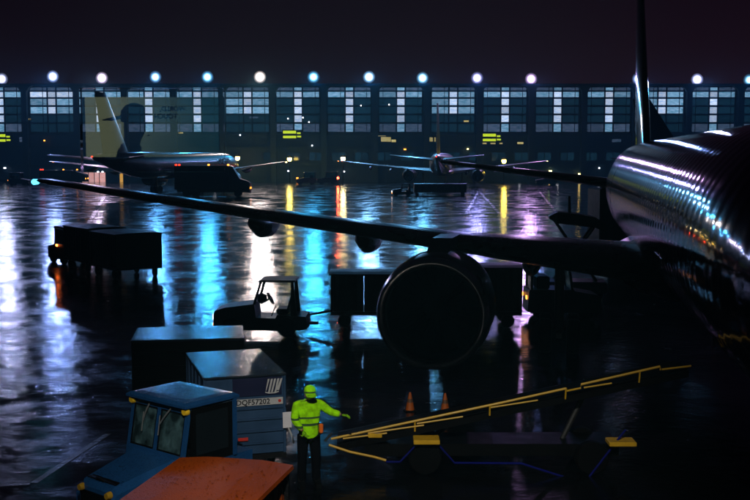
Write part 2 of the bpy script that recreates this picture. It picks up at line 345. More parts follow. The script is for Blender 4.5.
# dark dome with small lamps on the roof corner at the right edge
def lamp_pt(parent, loc, col, energy, r=0.15):
    ld = bpy.data.lights.new('lamp', 'POINT'); ld.energy = energy; ld.color = col; ld.shadow_soft_size = r
    lo = bpy.data.objects.new('lamp', ld); COL.objects.link(lo); lo.parent = parent; lo.location = loc

# sodium lamps on short poles before the terminal
for (px, py, Y, c, lab) in ((289.5, 158.5, 222, (1.0, 0.72, 0.12), 'yellow pole lamp below the green gate sign left of centre'),
                            (343, 158, 218, (1.0, 0.80, 0.35), 'pale yellow pole lamp beside the distant airliner\'s left wing tip'),
                            (504, 160.5, 216, (1.0, 0.70, 0.08), 'yellow pole lamp right of the distant tail-on airliner'),
                            (237.5, 157.5, 224, (1.0, 0.62, 0.2), 'yellow pole lamp behind the nose of the left airliner')):
    p = at_y(px, py, Y)
    t = thing('pole_lamp', lab, 'lamp', (p.x, Y, 0), 0, 'yellow pole lamps before the terminal')
    MB().tube([(0, 0.35, 0), (0, 0.35, p.z + 0.5), (0, 0.1, p.z + 0.62)], [0.12, 0.08, 0.06]).build('pole', M_BLACK, t, True)
    MB().lathe([(0.0, 0.16), (0.12, 0.42), (0.62, 0.5), (0.7, 0.3)], (0, 0, p.z - 0.05), 'z', 16).build('hood', M_BLACK, t, True)
    MB().lathe([(-0.5, 0.06), (-0.4, 0.34), (-0.05, 0.46), (0.25, 0.44), (0.3, 0.2)], (0, 0, p.z - 0.1), 'z', 16).build('globe', glow('globe_%d' % px, c, 30), t, True)
    lamp_pt(t, (0, -0.6, p.z - 0.2), c, 500, 0.4)

# ================================================================== AIRCRAFT
def paint(name, base, rough, frames, coat=0.5, seams=True):
    m = bpy.data.materials.new(name); m.use_nodes = True; n, l = m.node_tree.nodes, m.node_tree.links; b = n['Principled BSDF']
    tc = n.new('ShaderNodeTexCoord'); nz = n.new('ShaderNodeTexNoise'); nz.inputs['Scale'].default_value = 0.8; nz.inputs['Detail'].default_value = 5
    l.new(tc.outputs['Object'], nz.inputs['Vector'])
    mx = n.new('ShaderNodeMix'); mx.data_type = 'RGBA'; mx.blend_type = 'MULTIPLY'; mx.inputs[0].default_value = 1; mx.inputs[6].default_value = (*base, 1)
    mr = n.new('ShaderNodeMapRange'); mr.inputs[3].default_value = 0.7; mr.inputs[4].default_value = 1.3; l.new(nz.outputs[0], mr.inputs[0]); l.new(mr.outputs[0], mx.inputs[7]); l.new(mx.outputs[2], b.inputs['Base Color'])
    b.inputs['Roughness'].default_value = rough; b.inputs['Coat Weight'].default_value = coat; b.inputs['Coat Roughness'].default_value = 0.05
    wv = n.new('ShaderNodeTexWave'); wv.wave_type = 'BANDS'; wv.bands_direction = 'X'; wv.inputs['Scale'].default_value = frames; wv.inputs['Distortion'].default_value = 2.4; wv.inputs['Detail'].default_value = 4; wv.inputs['Detail Scale'].default_value = 2.0
    l.new(tc.outputs['Object'], wv.inputs['Vector'])
    n3 = n.new('ShaderNodeTexNoise'); n3.inputs['Scale'].default_value = 1.6; n3.inputs['Detail'].default_value = 4; l.new(tc.outputs['Object'], n3.inputs['Vector'])
    b1 = n.new('ShaderNodeBump'); b1.inputs['Strength'].default_value = 0.45; b1.inputs['Distance'].default_value = 0.007; l.new(wv.outputs[0], b1.inputs['Height'])
    b2 = n.new('ShaderNodeBump'); b2.inputs['Strength'].default_value = 0.5; b2.inputs['Distance'].default_value = 0.012; l.new(n3.outputs[0], b2.inputs['Height']); l.new(b1.outputs[0], b2.inputs['Normal'])
    l.new(b2.outputs[0], b.inputs['Normal']); l.new(b2.outputs[0], b.inputs['Coat Normal'])
    return m
M_CABIN = mat('cabin_glass', (0.004, 0.005, 0.007), 0.1, spec=0.24)
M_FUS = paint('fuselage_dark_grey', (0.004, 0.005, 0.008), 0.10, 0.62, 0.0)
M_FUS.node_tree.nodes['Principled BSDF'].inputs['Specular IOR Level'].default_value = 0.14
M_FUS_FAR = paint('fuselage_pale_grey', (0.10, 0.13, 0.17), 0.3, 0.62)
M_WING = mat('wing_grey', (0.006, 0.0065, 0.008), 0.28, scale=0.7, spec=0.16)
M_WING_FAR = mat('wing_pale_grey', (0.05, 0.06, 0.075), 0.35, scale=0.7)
M_NAC = mat('nacelle_navy', (0.003, 0.0035, 0.006), 0.3, scale=1.2, spec=0.15)
M_LIP = mat('inlet_lip_metal', (0.42, 0.43, 0.45), 0.22, 1.0, scale=4)
M_FAN = mat('fan_dark_titanium', (0.0006, 0.0006, 0.0007), 0.6, spec=0.0)
M_DUCT = mat('inlet_duct_black', (0.0008, 0.0008, 0.001), 0.6, spec=0.0)
M_NAVYF = mat('fin_navy', (0.008, 0.012, 0.035), 0.3, scale=0.8, spec=0.12)
def airfoil(le, chord, thick, z, y, axis='y'):
    up = [(0, 0), (0.02, .25), (0.08, .55), (.22, .9), (.4, 1.0), (.6, .82), (.8, .45), (1, .05)]
    pts = [(c, t * 0.55) for c, t in up] + [(c, -t * 0.45) for c, t in reversed(up[1:])]
    if axis == 'y': return [Vector((le + c * chord, y, z + t * thick)) for c, t in pts]
    return [Vector((le + c * chord, t * thick, z)) for c, t in pts]
def aircraft(name, label, loc, rz, dark, stab_half=7.6, span=21.3, tip_s=24.6, hi=True, fin_mat=None):
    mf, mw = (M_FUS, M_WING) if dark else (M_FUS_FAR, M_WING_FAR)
    t = thing(name, label, 'airliner', loc, rz)
    secs = [(0, .05, 3.72), (.25, .42, 3.74), (.7, .78, 3.8), (1.4, 1.15, 3.92), (2.6, 1.5, 4.08), (4.2, 1.78, 4.22), (6, 1.88, 4.28)] + [(x, 1.9, 4.3) for x in range(8, 33, 3)] + \
           [(34.5, 1.84, 4.36), (37, 1.66, 4.52), (39.5, 1.42, 4.74), (42, 1.1, 5.0), (44.5, .74, 5.26), (46.5, .4, 5.48), (47.2, .14, 5.58)]
    f = MB(); sg = 40
    f.loft([[Vector((x, r * math.sin(2 * math.pi * k / sg), zc + r * 1.02 * math.cos(2 * math.pi * k / sg))) for k in range(sg)] for x, r, zc in secs])
    fus = f.build('fuselage', mf, t, True)
    fr = MB(); rings = []
    for x, s in ((15.5, .1), (16.6, .7), (18.5, 1), (24, 1), (27, .7), (29, .15)):      # wing-body fairing
        rings.append([Vector((x, 2.15 * s * math.cos(a) , 2.75 + 0.75 * s * math.sin(a))) for a in (2 * math.pi * k / 16 for k in range(16))])
    fr.loft(rings).build('belly_fairing', mw, t, True)
    # cockpit windows and cabin windows
    for s in (-1, 1):
        cw = MB()
        cw.v = [Vector(p) for p in ((1.55, s * .62, 4.82), (2.2, s * 1.02, 4.86), (2.55, s * .98, 5.22), (1.95, s * .62, 5.18))]; cw.addf([0, 1, 2, 3]); cw.v += [v + Vector((.1, -s * .15, -.12)) for v in cw.v[:4]]
        for i in range(4): cw.addf([i, (i + 1) % 4, 4 + (i + 1) % 4, 4 + i])
        cw.build('cockpit_window', M_GLASS, t)
    if hi:
        for x, z, wd, hg in ((30.0, 4.35, .8, 1.8), (11.5, 3.3, 1.4, 1.1)):        # doors, a shade proud
            d = MB(); r = 1.906 if x > 7 else 1.886
            a0, a1 = math.asin(max(-.99, min(.99, (z - hg / 2 - 4.3) / r))), math.asin(max(-.99, min(.99, (z + hg / 2 - 4.3) / r)))
            d.loft([[Vector((x - wd / 2 * q, r * k2 * math.cos(a), 4.3 + r * 1.02 * k2 * math.sin(a))) for q, k2 in ((1, .99), (1, 1), (-1, 1), (-1, .99))] for a in (a0 + (a1 - a0) * i / 6 for i in range(7))])
            d.build('door', mf, t, False)
    for s in (1, -1):
        q = lambda y: (y - 1.9) / (span - 1.9)
        ws = []
        for y in (1.2, 4.0, 6.5, 9.5, 13, 17, span - .5, span):
            e = q(y); le = 17.0 + (tip_s - 17.0) * e; ch = (7.9 - 3.9 * min(1, (y - 1.2) / 5.5)) if y < 6.7 else 4.0 - 2.35 * (y - 6.7) / (span - 6.7)
            th = ch * (.125 - .03 * max(0, e)); z = 2.9 + 1.7 * e + .25 * max(0, e) ** 2
            if y == span: ch *= .6; th *= .35; le += .5
            ws.append(airfoil(le, ch, th, z, s * y))
        W = MB().loft(ws).build('wing', mw, t, True)
        MB().lathe([(0, .04), (.12, .1), (.35, .09), (.5, .03)], (tip_s + .1, s * (span - .12), 4.78), 'x', 10).build('wingtip_lamp', glow('tip_cyan', (.1, .7, 1.0), 3) if dark else G_YELL if s > 0 else G_ORANGE, W, True)
        for y, ln in ((4.4, 4.4), (9.4, 4.2), (13.0, 3.6)):       # flap track fairings
            e = q(y); le = 17.0 + (tip_s - 17.0) * e; z = 2.9 + 1.7 * e + .25 * e * e
            ch = 4.0 - 2.35 * max(0, (y - 6.7)) / (span - 6.7) if y > 6.7 else 5.4
            x0 = le + ch * .45
            MB().loft([[Vector((x0 + ln * u, s * y + rr * math.cos(a), z - .25 - dz + rr * 1.35 * math.sin(a))) for a in (2 * math.pi * k / 14 for k in range(14))] for u, rr, dz in ((0, .03, 0), (.1, .16, .1), (.35, .27, .28), (.65, .24, .36), (.9, .1, .34), (1, .02, .3))]).build('flap_fairing', mw, W, True)
        # engine
        ex, ey, ez = 15.5, s * 6.5, 2.0
        E = MB().lathe([(.06, 1.17), (.0, 1.20), (-.0, 1.24), (.25, 1.31), (.9, 1.37), (2.0, 1.36), (3.4, 1.22), (4.6, 1.0), (4.65, .9), (3.0, .75)], (ex, ey, ez), 'x', 48, False).build('engine', M_NAC, t, True)
        MB().lathe([(.30, 1.08), (.12, 1.11), (.02, 1.16), (-.03, 1.215), (.0, 1.262), (.12, 1.298), (.26, 1.325)], (ex, ey, ez), 'x', 64, False).build('inlet_lip', M_LIP if hi else mw, E, True)
        MB().lathe([(.28, 1.085), (1.2, 1.10), (1.3, .4), (1.3, .01)], (ex, ey, ez), 'x', 40, False).build('inlet_duct', M_DUCT, E, True)
        MB().lathe([(.75, .02), (.85, .14), (1.05, .28), (1.35, .36)], (ex, ey, ez), 'x', 20).build('spinner', M_DUCT, E, True)
        fn = MB()
        for k in range(24):
            a = 2 * math.pi * k / 24; c, d_ = math.cos(a), math.sin(a); c2, d2 = math.cos(a + .2), math.sin(a + .2)
            b = len(fn.v); fn.v += [Vector((ex + 1.12, ey + .3 * c, ez + .3 * d_)), Vector((ex + 1.22, ey + .3 * c2, ez + .3 * d2)), Vector((ex + 1.22, ey + 1.08 * c2, ez + 1.08 * d2)), Vector((ex + 1.08, ey + 1.08 * c, ez + 1.08 * d_))]; fn.addf([b, b + 1, b + 2, b + 3])
        fn.build('fan', M_FAN, E)
        MB().lathe([(3.2, .74), (4.8, .62), (5.8, .40), (6.4, .12)], (ex, ey, ez), 'x', 24).build('exhaust_cone', M_FAN, E, True)
        MB().prism([(ex + .7, ez + 1.25), (ex + 2.2, ez + 1.62), (ex + 5.4, ez + 1.55), (ex + 5.6, ez + .95), (ex + 3.4, ez + 1.05)], ey - .26, ey + .26).build('pylon', M_NAC, t)
        # tailplane
        zs0, zs1 = (4.25, 5.35) if dark else (5.0, 5.8)
        MB().loft([airfoil(40.2 + 4.4 * e, 4.4 - 2.7 * e, (.52 - .33 * e), zs0 + (zs1 - zs0) * e, s * (.3 + (stab_half - .3) * e)) for e in (0, .25, .5, .75, .97, 1)]).build('tailplane', mw, t, True)
        # main gear
        G = MB().tube([(22.6, s * 3.6, 2.6), (22.6, s * 3.6, .55)], .14, 12).build('landing_gear', M_STEEL, t, True)
        MB().box(21.9, 23.3, s * 3.6 - .08, s * 3.6 + .08, .45, .6).build('bogie_beam', M_STEEL, G)
        for dx in (-.58, .58):
            for dy in (-.4, .4): wheel(G, 22.6 + dx, s * 3.6 + dy, .51, .5, .36)
    G = MB().tube([(5.2, 0, 2.6), (5.2, 0, .45)], .11, 12).build('nose_gear', M_STEEL, t, True)
    for dy in (-.24, .24): wheel(G, 5.2, dy, .40, .39, .24)
    fin = [airfoil(37.2 + 6.2 * e + (0.0), 7.2 - 4.4 * e, .62 - .34 * e, 5.6 + 8.6 * e, 0, 'z') for e in (0, .2, .4, .6, .8, .97, 1)]
    MB().loft(fin).build('fin', fin_mat or (mat('fin_dark', (0.004, 0.0045, 0.006), 0.1, scale=0.8, spec=0.1) if dark else M_NAVYF), t, True)
    MB().lathe([(0, .03), (.1, .1), (.25, .1), (.35, .03)], (47.1, 0, 5.58), 'x', 10).build('tail_lamp', G_RED if not dark else M_DARK, t, True)
    return t
PHI = R(10)
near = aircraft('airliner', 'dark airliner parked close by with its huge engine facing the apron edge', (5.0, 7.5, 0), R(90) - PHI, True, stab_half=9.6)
# left airliner, seen from its rear quarter
A = R(74); d = Vector((math.cos(A), math.sin(A), 0))          # heading
ctr = at_y(93, 156, 140); o = Vector((ctr.x, 140, 0)) + d * 47
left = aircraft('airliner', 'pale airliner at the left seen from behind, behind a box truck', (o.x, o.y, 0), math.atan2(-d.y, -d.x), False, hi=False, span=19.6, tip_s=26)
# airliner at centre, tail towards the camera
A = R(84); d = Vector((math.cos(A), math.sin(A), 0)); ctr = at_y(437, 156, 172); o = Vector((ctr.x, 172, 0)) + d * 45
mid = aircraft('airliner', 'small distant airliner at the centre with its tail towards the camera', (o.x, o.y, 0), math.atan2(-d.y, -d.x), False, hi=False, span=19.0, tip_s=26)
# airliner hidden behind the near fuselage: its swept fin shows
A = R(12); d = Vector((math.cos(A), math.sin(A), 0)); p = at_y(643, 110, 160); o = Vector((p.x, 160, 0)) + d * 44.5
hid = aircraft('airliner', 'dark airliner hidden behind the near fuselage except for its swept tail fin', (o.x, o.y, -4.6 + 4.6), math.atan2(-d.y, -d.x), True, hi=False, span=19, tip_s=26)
# airline name on the left airliner's forward fuselage
Mx = Matrix.Translation((9.0, 1.93, 4.75)) @ Matrix.Rotation(R(180), 4, 'Z') @ Matrix.Rotation(R(78), 4, 'X')
text_mesh('UNITED', 1.35, 'airline_name', mat('name_navy', (0.012, 0.016, 0.06), 0.4), left, Mx, 0.03, 0.02)

# ================================================================== GROUND VEHICLES
def thin_glass(name, tintc=(0.75, 0.9, 0.95), rough=0.0, ior=1.5):
    m = bpy.data.materials.new(name); m.use_nodes = True; n, l = m.node_tree.nodes, m.node_tree.links
    n.remove(n['Principled BSDF']); fr = n.new('ShaderNodeFresnel'); fr.inputs[0].default_value = ior
    tr = n.new('ShaderNodeBsdfTransparent'); tr.inputs[0].default_value = (*tintc, 1)
    gl = n.new('ShaderNodeBsdfGlossy'); gl.inputs['Roughness'].default_value = rough
    mx = n.new('ShaderNodeMixShader'); l.new(fr.outputs[0], mx.inputs[0]); l.new(tr.outputs[0], mx.inputs[1]); l.new(gl.outputs[0], mx.inputs[2])
    l.new(mx.outputs[0], n['Material Output'].inputs[0]); return m
M_CLEAR = thin_glass('vehicle_glass', (0.7, 0.88, 0.92), 0.03)

def baggage_cart(label, loc, rz, L=3.1, W=1.5, H=1.95, body=None, roofm=None, group=None, name='baggage_cart'):
    """box-bodied baggage cart, long axis along local x, drawbar towards -x"""
    t = thing(name, label, 'baggage cart', loc, rz, group); body = body or M_CART
    MB().box(0, L, -W / 2, W / 2, .42, .54).build('deck', M_DARK, t)
    MB().tube([(-.75, 0, .32), (.02, 0, .46)], .035).build('drawbar', M_STEEL, t, True)
    for x in (0.0, L - .05):
        MB().bbox(x, x + .05, -W / 2 + .03, W / 2 - .03, .542, H - .06, .012).build('end_panel', body, t)
    for k in range(3):                              # the curtain hangs in three bays each side
        for s in (-1, 1):
            c = MB(); x0, x1 = .06 + k * (L - .12) / 3 + .015, .06 + (k + 1) * (L - .12) / 3 - .015
            c.loft([[Vector((x0 + (x1 - x0) * u / 10, s * (W / 2 - .05) + .018 * math.sin(u * 2.1 + k) + dd, z)) for u, dd in [(u, 0) for u in range(11)] + [(u, -.015 * s) for u in reversed(range(11))]] for z in (.545, 1.2, H - .065)])
            c.build('curtain', body, t)
    for x in (.0, L - .06):
        for s in (-1, 1): MB().box(x, x + .06, s * (W / 2 - .02) - .03, s * (W / 2 - .02) + .03, .543, H - .063).build('post', M_DARK, t)
    r = MB(); r.loft([[Vector((x, y, z)) for y, z in ((-W / 2 - .05, H - .06), (W / 2 + .05, H - .06), (W / 2 + .04, H - .01), (W / 4, H + .03), (-W / 4, H + .03), (-W / 2 - .04, H - .01))] for x in (-.06, L + .06)])
    r.build('roof', roofm or M_DARK, t)
    for x in (.45, L - .45):
        for s in (-1, 1): wheel(t, x, s * (W / 2 - .16), .22, .22, .14)
    return t

def small_tractor(label, loc, rz, lights=True, name='tow_tractor', group=None):
    """open tow tractor: nose at local x = 0, canopy frame over the seat"""
    t = thing(name, label, 'tow tractor', loc, rz, group)
    MB().prism([(0, .22), (0, .72), (.06, .84), (.35, .93), (1.28, 1.05), (1.34, .62), (1.95, .60), (2.0, .70), (2.9, .66), (2.95, .28), (2.7, .22)], -.6, .6).build('body', M_DARK, t)
    MB().bbox(1.95, 2.35, -.35, .35, .70, .86, .04).build('seat', M_BLACK, t)
    MB().prism([(2.28, .86), (2.36, .86), (2.46, 1.25), (2.40, 1.27)], -.33, .33).build('backrest', M_BLACK, t)
    for s in (-.55, .55):
        MB().tube([(1.28, s, 1.03), (1.50, s, 1.74)], .04).build('front_post', M_BLACK, t, True)
        MB().prism([(2.42, .66), (2.62, .66), (2.52, 1.74), (2.44, 1.74)], s - .04, s + .04).build('rear_post', M_BLACK, t)
    MB().bbox(1.44, 2.58, -.62, .62, 1.74, 1.80, .02).build('canopy', M_BLACK, t)
    MB().lathe([(0, .12), (.08, .16), (.24, .15), (.30, .05)], (1.44, .12, 1.0), 'z', 14).build('dashboard', M_BLACK, t, True)
    col = MB().tube([(1.42, 0, .98), (1.72, 0, 1.16)], .03).build('steering_column', M_BLACK, t, True)
    sw = MB(); n_ = 18; c0 = Vector((1.72, 0, 1.16)); ax = Vector((.5, 0, .3)).normalized(); uu = Vector((0, 1, 0)); vv = ax.cross(uu)
    sw.tube([c0 + (uu * math.cos(2 * math.pi * k / n_) + vv * math.sin(2 * math.pi * k / n_)) * .2 for k in range(n_ + 1)], .022, 6)
    sw.tube([c0 - vv * .2, c0 + vv * .2], .018, 6); sw.tube([c0 - uu * .2, c0 + uu * .2], .018, 6)
    sw.build('steering_wheel', M_BLACK, t, True)
    MB().tube([(1.78, -.2, .62), (1.92, -.2, .98)], .02, 6).build('lever', M_BLACK, t, True)
    for s in (-.4, .4):
        MB().lathe([(-.03, .09), (.01, .1)], (-.01, s, .62), 'x', 14).build('headlight', G_WHITE if lights else M_GLASS, t)
        MB().box(-.03, -.002, s - .08, s + .08, .34, .44).build('indicator', G_ORANGE if lights else M_ORANGE, t)
    MB().box(2.952, 3.25, -.08, .08, .34, .42).build('hitch', M_STEEL, t)
    for x in (.55, 2.3):
        for s in (-.5, .5): wheel(t, x, s, .31, .31, .24)
    return t

def cab_tug(label, loc, rz, name='tow_tug', group=None, lamp=True):
    """closed-cab tug, nose at local x = 0, glass on all sides of the cab"""
    t = thing(name, label, 'tow tug', loc, rz, group)
    MB().prism([(0, .25), (0, .78), (.1, .86), (.9, 1.0), (.95, 1.05), (2.5, 1.05), (2.55, .3), (2.4, .25)], -.65, .65).build('body', M_DARK, t)
    for x, dx in ((1.0, .12), (2.40, 0)):
        for s in (-.6, .6): MB().tube([(x, s, 1.03), (x + dx, s, 1.86)], .05, 6).build('post', M_DARK, t)
    MB().bbox(.98, 2.52, -.68, .68, 1.86, 1.97, .04).build('roof', M_DARK, t)
    for s in (-.6, .6): MB().prism([(1.12, 1.06), (2.34, 1.06), (2.34, 1.84), (1.2, 1.84)], s - .01, s + .01).build('side_window', M_CLEAR, t)
    MB().box(2.39, 2.41, -.54, .54, 1.06, 1.84).build('rear_window', M_CLEAR, t)
    MB().prism([(1.0, 1.06), (1.02, 1.06), (1.14, 1.84), (1.12, 1.84)], -.54, .54).build('windscreen', M_CLEAR, t)
    MB().bbox(1.75, 2.2, -.45, .45, 1.052, 1.5, .05).build('seat', M_BLACK, t)
    for s in (-.5, .5):
        MB().box(2.552, 2.58, s - .09, s + .09, .72, .84).build('tail_light', G_ORANGE if lamp else M_RED, t)
        MB().lathe([(-.03, .09), (.01, .1)], (-.01, s, .66), 'x', 12).build('headlight', M_GLASS, t)
    for x in (.5, 2.05):
        for s in (-.52, .52): wheel(t, x, s, .32, .32, .24)
    return t

def box_truck(label, loc, rz, L=10.5, H=4.3, name='box_truck', cat='truck', lit=True):
    """nose towards local +x"""
    t = thing(name, label, cat, loc, rz)
    MB().bbox(0, L - 2.9, -1.25, 1.25, 1.0, H, .06).build('cargo_box', M_BLACK, t)
    MB().box(.2, L - 1, -.5, .5, .62, .998).build('chassis', M_BLACK, t)
    MB().prism([(L - 2.85, .7), (L - 2.85, H), (L - 2.4, H - .15), (L - 1.4, 2.5), (L - .25, 2.15), (L, 1.9), (L, .6)], -1.15, 1.15).build('cab', M_BLACK, t)
    for s in (-1.16, 1.16): MB().prism([(L - 2.4, 2.3), (L - 2.3, 3.2), (L - 1.55, 2.4)], s - .015, s + .015).build('side_window', M_GLASS, t)
    MB().tube([(L - 1.2, -1.2, 2.0), (L - .9, -1.65, 2.3), (L - .9, -1.65, 2.7)], .05).build('mirror', M_STEEL, t)
    for x, z, m in ((.1, H + .06, G_RED), (.55, H + .06, G_RED), (4.6, H + .06, G_ORANGE), (7.3, H + .06, G_ORANGE)):
        MB().bbox(x, x + .26, -1.2, -.95, z - .06, z + .14, .03).build('marker_lamp', m if lit else M_GLASS, t)
    MB().box(L + .001, L + .05, -1.0, -.7, 1.1, 1.35).build('headlight', G_ORANGE if lit else M_GLASS, t)
    MB().box(L + .001, L + .05, .7, 1.0, 1.1, 1.35).build('headlight', G_ORANGE if lit else M_GLASS, t)
    for x in (1.6, 2.8, L - 1.7):
        for s in (-1.0, 1.0): wheel(t, x, s, .5, .5, .34)
    return t

# --- distant vehicles
p = at_y(176, 195, 147); box_truck('black box truck in front of the left airliner with red and amber roof lamps', (p.x, 147, 0), R(2), L=10.4, H=4.35)
p = at_y(392, 190, 150); small_tractor('dark tow tractor with white and amber lamps near the distant tail-on airliner', (p.x, 150, 0), R(4))
p = at_y(414, 190, 152); baggage_cart('low dark cart behind the tow tractor under the distant tail-on airliner', (p.x, 152, 0), 0, L=7.5, W=2.4, H=1.7)
for px, Y, rz, lab in ((296, 212, 8, 'dark cab tug parked by the terminal below the left green gate sign'), (318, 214, -5, 'dark cab tug by the terminal right of the yellow pole lamp'), (636 - 100, 205, 4, 'dark cab tug by the terminal right of the third yellow pole lamp'),
                       (30, 205, 175, 'dark cab tug by the terminal at the left beyond the wing tip')):
    p = at_y(px, 185, Y); cab_tug(lab, (p.x, Y, 0), R(rz), lamp=(px == 30)).scale = (1.6, 1.3, 1.25)
p = at_y(40, 186, 208); box_truck('grey-black truck by the terminal at the left beyond the wing tip', (p.x, 209, 0), R(0), L=9, H=2.9)
p = at_y(338, 178, 205)
t = thing('warning_beacon', 'red warning lamp on a short post below the pale yellow pole lamp', 'beacon', (p.x, 205, 0))
MB().tube([(0, 0, 0), (0, 0, p.z - .2)], .07).build('post', M_BLACK, t); MB().lathe([(-.2, .2), (.1, .26), (.3, .1)], (0, 0, p.z), 'z', 12).build('lamp_globe', glow('beacon_red', (1, .05, .02), 10), t, True)
lamp_pt(t, (0, -.5, p.z), (1, .06, .02), 500)


p = at_y(596, 183, 54); box_truck('added black box truck blocking lamp light on the far side of the near fuselage', (p.x, 54.5, 0), R(3), L=11.5, H=4.0, lit=False)  # unseen truck, added to keep the ground below the fuselage dark
# --- train at the left
a, b = at_z(66, 262), at_z(150, 281); dr = Vector((b.x - a.x, b.y - a.y, 0)).normalized(); rz = math.atan2(dr.y, dr.x)
st = a - dr * 0.9
lt = cab_tug('dark cab tug with an amber lamp pulling carts across the wet apron', st, rz)
MB().bbox(1.35, 1.55, -.70, -.652, .92, 1.02, .012).build('side_lamp', glow('side_lamp_amber', (1, .16, .02), 22), lt)
baggage_cart('dark covered cart hitched right behind the cab tug on the left', st + dr * 3.3, rz, L=3.3, W=1.9, H=2.15, group='carts of the left train')
baggage_cart('brown-sided covered cart at the near end of the left train', st + dr * 7.4, rz, L=3.0, W=2.3, H=2.1, group='carts of the left train')

# --- open tractor with its carts behind the engine
p = at_z(217, 334); small_tractor('open tow tractor with canopy frame and steering wheel, silhouetted on wet apron', (p.x, p.y, 0), R(-2))
p = at_z(331, 327); baggage_cart('dark covered cart hitched to the open tow tractor', (p.x, p.y + .6, 0), R(0), L=3.2, W=1.6, H=1.8, group='carts behind the open tractor')
baggage_cart('dark covered cart mostly hidden behind the big engine', (p.x + 3.55, p.y + .55, 0), R(0), L=2.75, W=1.6, H=2.02, group='carts behind the open tractor')
p = at_y(528, 300, 35.5); cab_tug('dark cab tug with teal windows under the wing beside the engine', (p.x + 2.6, 36.6, 0), R(180))

# --- lift platform behind the wing at the rear hold of the near airliner
t = thing('lift_platform', 'black raised lift platform with a post in front of the rear fuselage', 'lift platform', (at_y(576, 220, 41).x, 41, 0), R(-6))
MB().bbox(-1.2, 1.2, -.7, .7, .35, .8, .05).build('chassis', M_DARK, t)
for s in (-1, 1):
    for sg in (-1, 1): MB().tube([(-.8 * sg, s * .4, .8), (.8 * sg, s * .4, 3.1)], .05).build('scissor_arm', M_STEEL, t)
MB().loft([[Vector((x, y, z)) for y, z in ((-hw, z0), (hw, z0), (hw * .9, z1), (-hw * .9, z1))] for x, hw, z0, z1 in ((-1.05, .35, 3.22, 3.32), (-.75, .6, 3.06, 3.5), (0, .7, 2.98, 3.42), (.7, .65, 2.9, 3.3), (1.15, .4, 2.7, 3.0))]).build('platform', M_BLACK, t)
MB().tube([(-.25, 0, 3.4), (-.27, 0, 4.1)], [.06, .05]).build('rail_post', M_BLACK, t)
for x in (-.75, .75):
    for s in (-.5, .5): wheel(t, x, s, .3, .3, .2)

# --- containers on dollies in the foreground
def dolly(label, loc, rz, W, D):
    t = thing('container_dolly', label, 'dolly', loc, rz, 'dollies under the containers')
    MB().box(0, W, 0, D, .24, .33).build('deck', M_DARK, t)
    MB().tube([(W / 2, -.9, .25), (W / 2, 0, .28)], .04).build('drawbar', M_STEEL, t)
    for x in (.2, W - .2):
        for y in (.45, D - .45): 
            o = wheel(t, x, y, .16, .16, .1); o.rotation_euler.z = R(90)
    return t
cl = at_z(203, 378, 1.78); RZ = R(17)
W1, D1 = 1.48, 2.5
dolly('low dolly under the blue-grey container with a striped logo', (cl.x, cl.y, 0), RZ, W1, D1)
t = thing('cargo_container', 'blue-grey ribbed metal container with a white striped logo and number plate', 'container', (cl.x, cl.y, 0), RZ)
z0, z1 = .335, 1.78
MB().box(.02, W1 - .02, .02, D1 - .02, z0 + .01, z1 - .04).build('shell', M_ULD, t)
for x in (0, W1 - .05):
    for y in (0, D1 - .05): MB().bbox(x, x + .05, y, y + .05, z0, z1 - .041, .008).build('corner_post', M_ULD, t)
MB().bbox(-.01, W1 + .01, -.02, D1 + .01, z1 - .04, z1, .012).build('roof_panel', M_ULDR, t)
for zz in (.52, .74, .96, 1.16):
    MB().prism([(.055, zz), (W1 - .055, zz), (W1 - .055, zz + .028), (.055, zz + .028)], -.02, .017).build('rib', M_ULD, t)
for yy in (.5, 1.0, 1.5, 2.0):
    MB().box(-.014, .018, yy, yy + .03, z0 + .04, z1 - .06).build('rib', M_ULD, t); MB().box(W1 - .018, W1 + .014, yy, yy + .03, z0 + .04, z1 - .06).build('rib', M_ULD, t)
pn = MB().box(.52, 1.40, -.004, .018, 1.40, 1.72).build('navy_panel', M_LOGO_NAVY, t)
MB().box(.06, .42, -.004, .018, 1.40, 1.70).build('grey_panel', M_ULD, t)
for k in range(5):       # striped emblem: slanted bars that curl together at the foot
    x = 1.10 + k * .058; lean = .07; b0 = 1.43 + (.05, .0, .02, .0, .05)[k]
    MB().prism([(x - .012 + (.02 if k == 0 else -.02 if k == 4 else 0), b0), (x + .02, b0), (x + .034 + lean * .7, 1.69), (x + lean * .7, 1.69)], -.009, -.0042).build('emblem_stripe', M_WHITE, pn)
MB().prism([(1.10, 1.445), (1.16, 1.425), (1.27, 1.425), (1.345, 1.445), (1.345, 1.465), (1.27, 1.445), (1.16, 1.445), (1.10, 1.465)], -.0095, -.0043).build('emblem_foot', M_WHITE, pn)
pl = MB().box(.50, 1.42, -.006, .018, 1.225, 1.345).build('number_plate', M_WHITE, t)
text_mesh('DQF57202', .135, 'number_text', mat('plate_black', (0.012, 0.013, 0.02), 0.5), pl, Matrix.Translation((.88, -.009, 1.285)) @ Matrix.Rotation(R(90), 4, 'X'), .0015, .003)
MB().lathe([(-.011, .028), (-.0065, .028)], (1.36, 0, 1.285), 'y', 14).build('red_dot', M_RED, pl)
MB().box(.60, .78, -.024, -.0205, .60, .66).build('red_sticker', M_RED, t)
dp = MB(); dp.loft([[Vector((x, -.06 - .015 * math.sin(z * 9), z)) for x in (1.40, 1.56)] + [Vector((x, -.075 - .015 * math.sin(z * 9), z)) for x in (1.56, 1.40)] for z in (.80, .88, .98, 1.06, 1.08)])
dp.build('document_pouch', mat('white_plastic', (.75, .76, .85), .35), t, True); MB().tube([(1.5, -.06, 1.09), (1.46, -.03, 1.2)], .008).build('pouch_strap', M_DARK, t)
MB().tube([(1.5, -.065, .8), (1.56, -.065, .66), (1.6, -.06, .5)], .016).build('pouch_strap', M_WHITE, t)
